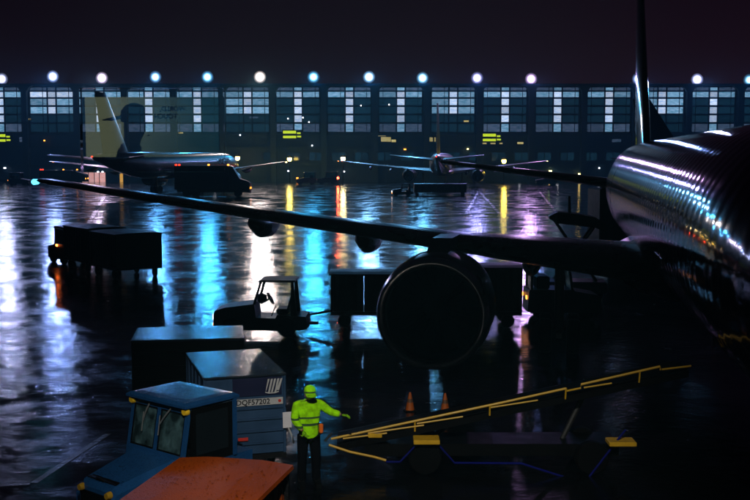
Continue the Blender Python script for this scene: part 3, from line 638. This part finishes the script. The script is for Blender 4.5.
c2 = at_z(131, 341, 1.78)
dolly('low dolly under the black container at the rear', (c2.x, c2.y, 0), R(8), 2.35, 1.7)
t = thing('cargo_container', 'black container with wet roof behind the blue-grey logo container', 'container', (c2.x, c2.y, 0), R(8))
MB().box(.02, 2.33, .02, 1.68, .345, 1.74).build('shell', M_BLACK, t)
MB().bbox(-.01, 2.36, -.02, 1.71, 1.742, 1.79, .012).build('roof_panel', M_ULDR, t)
for x in (0, 2.30):
    for y in (0, 1.65): MB().bbox(x, x + .05, y, y + .05, .335, 1.74, .008).build('corner_post', M_BLACK, t)
for zz in (.6, .9, 1.2, 1.5): MB().box(.055, 2.295, -.012, .018, zz, zz + .03).build('rib', M_BLACK, t)

# --- blue cab tug
AL = R(40)
base = at_z(158, 400, 1.93)
t = thing('baggage_tug', 'blue cab tug with split windscreen and wipers in the foreground', 'baggage tug', (base.x, base.y, 0), -AL)
tug = t
hw = .68
b = MB(); rings = []
for y, wd, zt in ((-1.16, .40, .82), (-1.10, .44, .90), (-.55, .50, 1.02), (.0, .58, 1.13)):
    rings.append([Vector((x, y, z)) for x, z in ((-wd, .38), (wd, .38), (wd, zt - .1), (wd - .08, zt), (-wd + .08, zt), (-wd, zt - .1))])
b.loft(rings); hood = b.build('hood', M_BLUE, t)
MB().prism([(-.36, .905), (.36, .905), (.33, .93), (-.33, .93)], -1.06, -.80).build('hood_vent', M_BLACK, hood)
MB().tube([(-.1, -1.08, .935), (-.06, -1.1, .965), (.06, -1.1, .965), (.1, -1.08, .935)], .014, 6).build('hood_handle', M_BLACK, hood)
MB().box(-.36, .36, -1.18, -1.162, .46, .76).build('grille', M_BLACK, t)
for x in (-.33, .33): MB().lathe([(-.05, .045), (.0, .058), (.03, .058)], (x, -1.17, .79), 'y', 16).build('headlight', mat('amber_lens', (.4, .24, .02), .25), t, True)
MB().bbox(-.62, .62, -1.32, -1.19, .32, .50, .03).build('bumper', M_BLACK, t)
MB().box(-hw, hw, .002, 1.32, .36, 1.0).build('body', M_BLUE, t)
MB().box(-hw + .07, hw - .07, .985, 1.0, 1.002, 1.86).build('bulkhead', mat('cab_lining', (.07, .12, .16), .6), t)
for s in (-1, 1): MB().bbox(s * .60 - .16, s * .60 + .16, -1.0, -.02, .36, .62, .03).build('mudguard', M_BLUE, t)
# cab: posts, windscreen frame, roof
rf = [(-.09, 1.14), (.02, 1.86)]
yw = lambda z: -.10 + .14 * (z - 1.1) / .78
def strip(x0, x1, za, zb, th=.05):
    m_ = MB(); m_.loft([[Vector((x, yw(z) + e, z)) for x, e in ((x0, 0), (x1, 0), (x1, th), (x0, th))] for z in (za, zb)]); return m_
frame = strip(-hw, hw, 1.002, 1.17).build('cowl', M_BLUE, t)
for x0, x1 in ((-hw, -hw + .07), (-.04, .04), (hw - .07, hw)): strip(x0, x1, 1.171, 1.80).build('post', M_BLUE, t)
strip(-hw, hw, 1.801, 1.90).build('header', M_BLUE, t)
for x0, x1 in ((-hw + .072, -.042), (.042, hw - .072)):
    ws = MB(); ws.loft([[Vector((x, yw(z) + e, z)) for x, e in ((x0, .02), (x1, .02), (x1, .03), (x0, .03))] for z in (1.172, 1.799)]); o = ws.build('windscreen', M_CLEAR, t)
    g_ = .02
    for xa, xb, za, zb in ((x0, x1, 1.172, 1.172 + g_), (x0, x1, 1.799 - g_, 1.799), (x0, x0 + g_, 1.193, 1.778), (x1 - g_, x1, 1.193, 1.778)):
        sq = MB(); sq.loft([[Vector((x, yw(z) + e, z)) for x, e in ((xa, .004), (xb, .004), (xb, .0195), (xa, .0195))] for z in (za, zb)]); sq.build('seal', M_BLACK, o)
M_SHEENGLASS = thin_glass('painted_sheen_glass', (0.7, 0.88, 0.92), 0.05)
_n, _l = M_SHEENGLASS.node_tree.nodes, M_SHEENGLASS.node_tree.links
_d = _n.new('ShaderNodeBsdfDiffuse'); _d.inputs[0].default_value = (.16, .34, .40, 1); _z = _n.new('ShaderNodeTexNoise'); _z.inputs['Scale'].default_value = 6; _z.inputs['Detail'].default_value = 6  # teal diffuse layer stands in for light reflected by the windscreen
_tc = _n.new('ShaderNodeTexCoord'); _mp = _n.new('ShaderNodeMapping'); _mp.inputs['Scale'].default_value = (.8, 1, .7); _l.new(_tc.outputs['Object'], _mp.inputs[0]); _l.new(_mp.outputs[0], _z.inputs['Vector'])
_r = _n.new('ShaderNodeMapRange'); _r.inputs[1].default_value = .4; _r.inputs[2].default_value = .75; _r.inputs[3].default_value = .06; _r.inputs[4].default_value = .55; _l.new(_z.outputs[0], _r.inputs[0])
_m = _n.new('ShaderNodeMixShader'); _old = _n['Material Output'].inputs[0].links[0].from_socket
_l.new(_r.outputs[0], _m.inputs[0]); _l.new(_old, _m.inputs[1]); _l.new(_d.outputs[0], _m.inputs[2]); _l.new(_m.outputs[0], _n['Material Output'].inputs[0])
for _o in list(t.children):
    if _o.name.startswith('windscreen'): _o.data.materials[0] = M_SHEENGLASS
M_WIPER = mat('wiper_grey', (.3, .32, .34), .3, .5)
for xa, xb in ((-.22, -.34), (.30, .06)):
    wpr = MB(); wpr.tube([(xa, yw(1.84) - .03, 1.84), ((xa + xb) / 2, yw(1.7) - .035, 1.70), (xb, yw(1.58) - .02, 1.56)], .013, 6); wp = wpr.build('wiper', M_WIPER, t)
    MB().tube([(xb - .0, yw(1.66) - .015, 1.70), (xb - .005, yw(1.4) - .012, 1.40)], .009, 6).build('wiper_blade', M_WIPER, wp)
for s in (-1, 1):
    MB().lathe([(-.03, .05), (.0, .065), (.04, .065)], (s * (hw - .045), -.0, 1.845), 'y', 16).build('marker_lamp', mat('marker_yellow', (.85, .55, .02), .3), t, True)
    MB().box(s * hw - .03, s * hw + .03, 0.9, .97, 1.0, 1.90).build('rear_post', M_BLUE, t)
    sd = MB().box(s * (hw - .01) - .015, s * (hw - .01) + .015, .06, .898, 1.002, 1.86).build('door', M_BLACK, t)
    MB().box(s * (hw + .008) - .004, s * (hw + .008) + .004, .16, .8, 1.15, 1.78).build('door_window', M_GLASS, sd)
r = MB(); r.loft([[Vector((x, y, z)) for x, y in ((-hw + e - .04, -.06 + e), (hw - e + .04, -.06 + e), (hw - e + .04, 1.02 - e), (-hw + e - .04, 1.02 - e))] for z, e in ((1.902, .0), (1.94, 0), (1.975, .06), (1.985, .2))]); r.build('roof', M_BLUE, t)
MB().bbox(-.5, .5, .55, .98, 1.002, 1.16, .04).build('seat', M_DARK, t)
MB().bbox(-.02, .42, .84, .97, 1.17, 1.62, .05).build('backrest', mat('seat_grey_vinyl', (.25, .30, .34), .5), t)
sw = MB(); sw.tube([(.22 + .17 * math.cos(k * .3927), .24 + .08 * math.sin(k * .3927), 1.27 + .13 * math.sin(k * .3927)) for k in range(17)], .016, 6); sw.build('steering_wheel', M_BLACK, t, True)
MB().box(-.6, .6, .06, .2, 1.001, 1.2).build('dashboard', M_BLACK, t)
for y in (-.6, .92):
    for s in (-.58, .58):
        o = wheel(t, s, y, .34, .34, .22); o.rotation_euler.z = R(90)

# --- orange-roofed cart at the bottom edge
o1, o2 = at_z(175, 458, 1.7), at_z(294, 462, 1.7); dv = (o2 - o1); ang = math.atan2(dv.y, dv.x)
t = baggage_cart('cart with a wet orange roof at the bottom edge in front of the blue tug', (o1.x, o1.y, 0), ang - R(90) - R(6), L=3.4, W=dv.length - .1, H=1.675, body=M_ORANGE, roofm=M_ORANGE)
orange = t
t.location = Vector((o1.x, o1.y, 0)) + Vector((math.cos(ang), math.sin(ang), 0)) * dv.length / 2
for q in t.children:
    if q.name.startswith('drawbar'): q.location.x = 0

# --- belt loader at the forward hold
q0, q1 = at_y(331, 439, 18.3), at_y(690, 363, 18.3)
t = thing('belt_loader', 'belt loader with long yellow handrails rising to the near airliner', 'belt loader', (q0.x, 18.3, 0))
LX = q1.x - q0.x; zr = lambda x: q0.z + (q1.z - q0.z) * x / LX
mk = lambda px, py: Vector(((at_y(px, py, 18.3).x - q0.x), 0, at_y(px, py, 18.3).z))
c = MB(); c.loft([[Vector((x, y, zr(x) + dz)) for y, dz in ((.05, -.26), (.95, -.26), (.95, -.14), (.05, -.14))] for x in (.1, LX)]); conv = c.build('conveyor', M_BLACK, t)
c = MB(); c.loft([[Vector((x, y, zr(x) + dz)) for y, dz in ((.15, -.138), (.85, -.138), (.85, -.12), (.15, -.12))] for x in (.1, LX)]); c.build('belt', M_TYRE, conv)
def rail(name, pts, r=.022, y=0.0, m=M_YELLOW): return MB().tube([(p.x, y, p.z) for p in pts], r, 8).build(name, m, t, True)
rail('handrail', [mk(331, 439), mk(420, 420), mk(505, 402), mk(566, 388.5)]); rail('handrail', [mk(581, 384.5), mk(660, 366.5), mk(660.5, 370)]); rail('handrail', [mk(566, 388), mk(567, 391), mk(581, 388), mk(581.5, 385)], .018); rail('handrail', [mk(662, 369.5), mk(691, 366)], .018)
for (xa, ya, xb, yb) in ((343, 439, 387, 433.5), (368, 433.5, 424, 425.5), (417, 424, 463, 417), (490, 408, 538, 400.5), (584, 388, 612, 383.5)): rail('lower_rail', [mk(xa, ya), mk(xb, yb)], .015, .02)
for px, py in ((415, 421), (490, 405), (566, 388.5), (640, 372)): MB().tube([mk(px, py), mk(px, py) + Vector((0, .05, -.2))], .016, 6).build('rail_post', M_YELLOW, t)
rail('front_bar', [mk(329, 444), mk(350, 451), mk(374, 456), mk(386, 459.5)], .022, -.06)
MB().bbox(mk(368, 436).x, mk(382, 436).x, -.03, .06, mk(368, 437.5).z, mk(368, 433.5).z, .01).build('latch', M_YELLOW, t)
MB().tube([mk(325, 441), mk(332, 433)], .02).build('rubber_nose', M_STEEL, t)
rail('chassis_rail', [mk(386, 460), mk(400, 460), mk(415, 444), mk(439, 444), mk(454, 461), mk(520, 461.5), mk(575, 479), mk(587, 476), mk(624, 428)], .02, -.12, M_NAVY)
for xa, xb, yy in ((413, 439, 438), (606, 633, 440)):
    a_, b_ = mk(xa, yy), mk(xb, yy); MB().bbox(a_.x, b_.x, -.28, .08, a_.z - .045, a_.z + .03, .01).build('step', M_YELLOW, t)
MB().box(.6, LX - 1.2, .1, .9, .30, .52).build('chassis', M_BLACK, t)
for x in (mk(427, 0).x, mk(600, 0).x):
    for y in (.0, 1.0): wheel(t, x, y, .3, .3, .2)
for x in (1.8, 4.2): MB().tube([(x, .5, .5), (x + .4, .5, zr(x + .4) - .27)], .05).build('lift_ram', M_STEEL, t)

# --- traffic cones
for px, py, lab in ((410, 411, 'traffic cone under the big engine left of the other cone'), (445, 412, 'traffic cone below the middle of the big engine'), (714, 334, 'traffic cone alone under the near fuselage at the right')):
    p = at_z(px, py); t = thing('traffic_cone', lab, 'traffic cone', (p.x, p.y, 0), R(random.uniform(0, 40)), 'traffic cones round the near airliner')
    MB().bbox(-.13, .13, -.13, .13, 0, .03, .02).build('base', M_BLACK, t)
    MB().lathe([(.03, .1), (.2, .07)], seg=16).build('cone', M_CONE, t, True); MB().lathe([(.2005, .07), (.28, .053)], seg=16).build('band', mat('cone_band', (.12, .06, .03), .6), t, True); MB().lathe([(.2805, .053), (.42, .022)], seg=16).build('tip', M_CONE, t, True)

# ================================================================== PEOPLE
def skin_obj(name, pts, edges, m, parent, levels=2, root=0):
    me = bpy.data.meshes.new(name); me.from_pydata([p[:3] for p in pts], edges, []); me.materials.append(m)
    o = bpy.data.objects.new(name, me); COL.objects.link(o); o.parent = parent
    md = o.modifiers.new('Skin', 'SKIN'); md.use_smooth_shade = True
    for i, p in enumerate(pts):
        v = me.skin_vertices[0].data[i]; v.radius = (p[3], p[4] if len(p) > 4 else p[3]); v.use_root = (i == root)
    sb = o.modifiers.new('Sub', 'SUBSURF'); sb.levels = levels; sb.render_levels = levels
    return o
def hand(parent, wrist, dirv, side, m):
    """palm and five separate fingers, slightly curled; dirv points along the fingers"""
    wrist = Vector(wrist); d = Vector(dirv).normalized(); u = d.cross(Vector((0, 0, 1))).normalized() * side; n = u.cross(d)
    h = skin_obj('hand', [(*(wrist), .028, .022), (*(wrist + d * .05), .042, .02), (*(wrist + d * .09), .040, .018)], [(0, 1), (1, 2)], m, parent, 1)
    for k, (off, ln) in enumerate(((-.030, .070), (-.010, .082), (.010, .076), (.029, .058))):
        b_ = wrist + d * .085 + u * off; c = -n * 1.0
        pts = [b_, b_ + d * ln * .45, b_ + d * ln * .75 + c * ln * .2, b_ + d * ln * .85 + c * ln * .5]
        skin_obj('finger', [(*p, r) for p, r in zip(pts, (.009, .009, .008, .006))], [(0, 1), (1, 2), (2, 3)], m, h, 1)
    b_ = wrist + d * .03 - u * .03
    skin_obj('thumb', [(*p, r) for p, r in zip((b_, b_ + d * .035 - u * .025, b_ + d * .07 - u * .025), (.011, .010, .007))], [(0, 1), (1, 2)], m, h, 1)
M_SKIN = mat('skin', (.30, .17, .11), .5, scale=12, var=.12)
M_TROUSER = mat('dark_trousers', (.003, .0032, .005), .85, bump=.3, bscale=14, spec=.05)
M_HAIR = mat('dark_hair', (.012, .010, .009), .6)
def jacket_mat():
    m = mat('hi_vis_green', (.34, .88, .004), .85, scale=10, var=.75, bump=1.0, bscale=13)  # strong colour noise doubles as shade in the cloth folds
    n, l = m.node_tree.nodes, m.node_tree.links; b = n['Principled BSDF']; lk = b.inputs['Base Color'].links[0].from_socket
    tc = n.new('ShaderNodeTexCoord'); sp = n.new('ShaderNodeSeparateXYZ'); l.new(tc.outputs['Object'], sp.inputs[0])
    prev = lk
    for zc, hw_ in ((1.10, .022), (1.22, .016)):
        cmpn = n.new('ShaderNodeMath'); cmpn.operation = 'COMPARE'; cmpn.inputs[1].default_value = zc; cmpn.inputs[2].default_value = hw_; l.new(sp.outputs[2], cmpn.inputs[0])
        mx = n.new('ShaderNodeMix'); mx.data_type = 'RGBA'; mx.inputs[7].default_value = (.05, .12, .04, 1); l.new(prev, mx.inputs[6]); l.new(cmpn.outputs[0], mx.inputs[0]); prev = mx.outputs[2]
    l.new(prev, b.inputs['Base Color']); return m
M_VIS = jacket_mat(); M_VIS.node_tree.nodes['Principled BSDF'].inputs['Specular IOR Level'].default_value = 0.05
M_COAT = mat('dark_coat', (.012, .014, .018), .85, bump=.3, bscale=9)

def person(label, loc, rz, jm, cap_m, arms, legs_m, head_tilt=0.0, cap_back=False, jacket_low=.78):
    t = thing('person', label, 'person', loc, rz)
    hx = -.06 - head_tilt * .05
    P = [(0, 0, .98, .15, .12), (0, 0, 1.2, .14, .11), (0, -.01, 1.40, .16, .11), (0, -.02, 1.52, .055), (0, -.035 - head_tilt * .03, 1.60, .06, .07), (0, hx, 1.67 - .02 * head_tilt, .074, .095), (0, hx + .01, 1.75 - .02 * head_tilt, .066, .088)]
    E = [(0, 1), (1, 2), (2, 3), (3, 4), (4, 5), (5, 6)]
    for s in (-1, 1):
        k = len(P); P += [(s * .10, 0, .88, .095), (s * .12, -.03, .5, .062), (s * .13, .02, .10, .045), (s * .14, -.05, .05, .035, .03)]
        E += [(0, k), (k, k + 1), (k + 1, k + 2), (k + 2, k + 3)]
    for s, (el, wr) in arms.items():
        k = len(P); P += [(s * .19, 0, 1.43, .06), (*el, .045), (*wr, .03)]; E += [(2, k), (k, k + 1), (k + 1, k + 2)]
    body = skin_obj('body', P, E, M_SKIN, t)
    # face: nose, eyes, ears
    fz = 1.655 - .02 * head_tilt; fy = hx - .09
    MB().loft([[Vector((x * s_, fy - o_ , fz + dz)) for x, o_ in ((-.016, 0), (.016, 0), (0, .028))] for s_, dz in ((1, -.03), (.6, .03))]).build('nose', M_SKIN, body)
    MB().tube([(-.03, fy + .004, fz - .055), (.03, fy + .004, fz - .055)], .006, 6).build('mouth', mat('lips', (.22, .08, .06), .5), body)
    for s in (-1, 1):
        MB().lathe([(-.008, .004), (0, .012), (.008, .004)], (s * .032, fy + .006, fz + .022), 'y', 10).build('eye', M_GLASS, body)
        MB().lathe([(-.012, .014), (0, .03), (.012, .014)], (s * .082, hx + .01, fz), 'x', 10).build('ear', M_SKIN, body)
    LP = [(0, 0, 1.0, .17, .14)]; LE = []
    for s in (-1, 1):
        k = len(LP); LP += [(s * .10, 0, .86, .115), (s * .12, -.03, .5, .088), (s * .13, .015, .07, .085)]; LE += [(0, k), (k, k + 1), (k + 1, k + 2)]
    skin_obj('trousers', LP, LE, legs_m, t)
    J = [(0, 0, jacket_low, .185, .145), (0, 0, 1.0, .19, .15), (0, -.01, 1.2, .185, .14), (0, -.01, 1.40, .195, .135), (0, -.02, 1.505, .09, .085), (0, -.025, 1.55, .078)]
    JE = [(0, 1), (1, 2), (2, 3), (3, 4), (4, 5)]
    for s, (el, wr) in arms.items():
        e, w_ = Vector(el), Vector(wr); cuff = e + (w_ - e) * .93; mid_ = e + (w_ - e) * .5
        k = len(J); J += [(s * .21, 0, 1.42, .088), (*((Vector((s * .21, 0, 1.42)) + e) / 2), .078), (*el, .072), (*mid_, .062), (*cuff, .055)]; JE += [(3, k), (k, k + 1), (k + 1, k + 2), (k + 2, k + 3), (k + 3, k + 4)]
    skin_obj('jacket', J, JE, jm, t, root=2)
    for s, (el, wr) in arms.items(): hand(t, wr, Vector(wr) - Vector(el), s, M_SKIN if jm is not M_VIS else mat('work_glove_green', (.2, .5, .01), .8, spec=.05))
    for s in (-1, 1):
        MB().loft([[Vector((s * .14 + x * k_, y, z)) for x, z in ((-.05, .0), (.05, .0), (.05, h_), (-.05, h_))] for y, k_, h_ in ((.10, .95, .26), (-.03, 1.2, .26), (-.06, 1.15, .11), (-.17, .9, .06))]).build('boot', M_BLACK, t)
    ct = 1.73 - .02 * head_tilt
    cp = MB().lathe([(-.035, .098), (.0, .103), (.05, .092), (.085, .06), (.10, .015)], (0, hx + .01, ct), 'z', 20).build('cap', cap_m, t, True)
    sg = 1 if cap_back else -1
    br = MB(); n_ = 9
    br.loft([[Vector((math.sin(a) * r_ * .92, hx + .01 + sg * (math.cos(a) * r_ + ex), ct - (.035 if not cap_back else -.005) - dz + th)) for r_, ex, dz, th in ((.09, 0, 0, .008), (.1, .125, .03, .006), (.1, .125, .03, 0), (.09, 0, 0, 0))] for a in (R(-75 + 150 * k / (n_ - 1)) for k in range(n_))])
    br.build('brim', cap_m, cp, True)
    return t
p = at_z(309, 486)
wk = person('worker in a hi-vis green jacket and cap reaching towards the belt loader', (p.x, p.y, 0), R(14), M_VIS, M_VIS, {1: ((.36, -.12, 1.30), (.53, -.22, 1.27)), -1: ((-.27, -.12, 1.20), (-.15, -.27, 1.04))}, M_TROUSER, head_tilt=1.9, jacket_low=.72)
MB().lathe([(-.022, .1025), (.002, .1065)], (0, -.145, 1.692), 'z', 20).build('cap_band', mat('cap_band_dark', (.05, .09, .03), .6), wk, True)
MB().bbox(.15, .22, -.19, -.12, .96, 1.12, .015).build('orange_radio_pouch', mat('pouch_orange', (.85, .16, .01), .5), wk)

# ================================================================== NEAR TERMINAL: the window looked through, and the lounge behind it
PANE_Y = 0.9
M_SLAB = mat('lounge_floor', (.03, .03, .032), .5); M_TW = mat('near_terminal_wall', (.05, .055, .06), .7)
tag(MB().box(-14, 14, -13, .70, 3.75, 4.15).build('floor', M_SLAB), kind='structure')
tag(MB().box(-14, 14, .702, 1.1, 0, 4.6).build('wall', M_TW), kind='structure')
pg0, pg1 = at_y(79, 88, PANE_Y), at_y(224, 172, PANE_Y)
pn = MB().box(pg0.x, pg1.x, PANE_Y, PANE_Y + .008, pg1.z, pg0.z).build('window_pane', thin_glass('window_glass', (1, 1, 1)))
tag(pn, 'clear glass pane reflecting a pale lit poster and a person in a cap', 'window pane')
def poster_mat():
    m = bpy.data.materials.new('poster_print_fade'); m.use_nodes = True; n, l = m.node_tree.nodes, m.node_tree.links; b = n['Principled BSDF']
    b.inputs['Base Color'].default_value = (.1, .1, .08, 1); b.inputs['Emission Strength'].default_value = 1.55
    tc = n.new('ShaderNodeTexCoord'); sp = n.new('ShaderNodeSeparateXYZ'); l.new(tc.outputs['Generated'], sp.inputs[0])
    nz = n.new('ShaderNodeTexNoise'); nz.inputs['Scale'].default_value = 3; l.new(tc.outputs['Generated'], nz.inputs['Vector'])
    ad = n.new('ShaderNodeMath'); ad.operation = 'MULTIPLY_ADD'; ad.inputs[1].default_value = .25; l.new(nz.outputs[0], ad.inputs[0]); l.new(sp.outputs[0], ad.inputs[2])
    cr = n.new('ShaderNodeValToRGB'); e = cr.color_ramp.elements; e[0].position = .3; e[0].color = (.58, .66, .36, 1); e[1].position = 1.0; e[1].color = (.02, .12, .14, 1)  # light falloff towards the right is painted into the print colours
    k = e.new(.62); k.color = (.22, .36, .28, 1)
    l.new(ad.outputs[0], cr.inputs[0]); l.new(cr.outputs[0], b.inputs['Emission Color']); return m
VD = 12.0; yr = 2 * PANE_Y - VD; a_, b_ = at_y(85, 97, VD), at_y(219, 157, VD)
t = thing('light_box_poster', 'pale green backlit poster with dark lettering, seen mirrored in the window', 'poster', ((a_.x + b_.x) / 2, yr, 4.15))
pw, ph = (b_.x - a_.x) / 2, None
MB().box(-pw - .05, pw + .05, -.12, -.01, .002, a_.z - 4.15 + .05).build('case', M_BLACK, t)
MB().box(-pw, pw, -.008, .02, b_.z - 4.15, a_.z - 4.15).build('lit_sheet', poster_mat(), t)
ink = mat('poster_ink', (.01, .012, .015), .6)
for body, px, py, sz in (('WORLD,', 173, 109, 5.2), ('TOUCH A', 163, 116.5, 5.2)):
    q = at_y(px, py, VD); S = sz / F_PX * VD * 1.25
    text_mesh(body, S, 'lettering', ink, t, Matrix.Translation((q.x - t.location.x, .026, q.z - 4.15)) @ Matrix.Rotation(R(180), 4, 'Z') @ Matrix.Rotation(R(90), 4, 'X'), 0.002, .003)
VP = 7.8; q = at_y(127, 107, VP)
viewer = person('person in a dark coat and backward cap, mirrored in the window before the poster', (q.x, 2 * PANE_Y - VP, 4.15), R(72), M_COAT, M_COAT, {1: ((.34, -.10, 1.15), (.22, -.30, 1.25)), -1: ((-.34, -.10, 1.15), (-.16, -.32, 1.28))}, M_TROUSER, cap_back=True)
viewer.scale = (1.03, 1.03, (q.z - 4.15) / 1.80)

# assumed lamp, out of view, added on the near terminal wall for foreground light
tag(MB().box(-14, 14, .702, 1.1, 8.6, 12.4).build('wall', M_TW), kind='structure')  # unseen upper wall, added to carry the assumed lamp
LP = Vector((-0.5, 1.101, 11.2))
t = thing('assumed_wall_lamp', 'assumed small floodlight added on the wall of the near terminal to light the foreground', 'assumed wall lamp', LP)
MB().box(-.1, .1, 0, .25, -.06, .06).build('bracket', M_BLACK, t); MB().bbox(-.2, .2, .25, .5, -.16, .16, .03).build('housing', M_BLACK, t); MB().box(-.17, .17, .502, .51, -.13, .13).build('lens', glow('assumed_wall_lamp_lens', (1, .9, .75), 8), t)
ld = bpy.data.lights.new('lamp', 'SPOT'); ld.energy = 7000; ld.color = (1, .93, .80); ld.spot_size = R(42); ld.spot_blend = .9; ld.shadow_soft_size = .15  # spot of the assumed lamp, added to light tug, worker and loader
lo = bpy.data.objects.new('lamp', ld); COL.objects.link(lo); lo.parent = t; lo.location = (0, .56, 0)
lo.rotation_euler = (Vector((0.2, 14.2, 1.0)) - LP - Vector((0, .56, 0))).to_track_quat('-Z', 'Y').to_euler()

# ================================================================== RAIN BEADS
M_BEAD = thin_glass('water_bead', (1, 1, 1), .03, 1.5)
def beads(parent, name, count, fn, rmin, rmax):
    mb = MB()
    for k in range(count):
        x, y, z = fn(random.random(), random.random()); r = random.uniform(rmin, rmax)
        rings = [[Vector((x + rr * r * math.cos(a), y + rr * r * math.sin(a), z + h_ * r)) for a in (k2 * math.pi / 3 for k2 in range(6))] for rr, h_ in ((1, -.1), (.8, .32), (.35, .52))]
        mb.loft(rings)
    o = mb.build('water_beads', M_BEAD, parent, True); o['kind'] = 'stuff'; return o
def oroof(u, v):
    W_ = ORW; y = -W_ / 2 + W_ * v; ay = abs(y)
    z = 1.675 + (.03 if ay < W_ / 4 else .03 - .04 * (ay - W_ / 4) / (W_ / 2 + .04 - W_ / 4)); return (.0 + 3.3 * u, y, z)
ORW = dv.length - .1
beads(orange, 'water_beads', 420, oroof, .006, .014)
beads(tug, 'water_beads', 160, lambda u, v: (-.48 + .96 * u, .1 + .75 * v, 1.985), .005, .011)
beads(tug, 'water_beads', 160, lambda u, v: (-.42 + .84 * u, -1.06 + 1.0 * v, (.902 + (1.02 - .90) * (1.0 * v + .04) / .55) if v < .51 else 1.02 + .11 * (v - .51) / .55 ), .005, .010)

# ================================================================== HAZE
hm = bpy.data.materials.new('night_mist'); hm.use_nodes = True; n = hm.node_tree.nodes; n.remove(n['Principled BSDF'])
pv = n.new('ShaderNodeVolumePrincipled'); pv.inputs['Color'].default_value = (.26, .74, 1.0, 1); pv.inputs['Density'].default_value = HAZE_D; pv.inputs['Anisotropy'].default_value = 0.0
hm.node_tree.links.new(pv.outputs[0], n['Material Output'].inputs['Volume'])
tag(MB().box(-200, 200, -32, 292, -1, 27).build('haze', hm), kind='stuff')
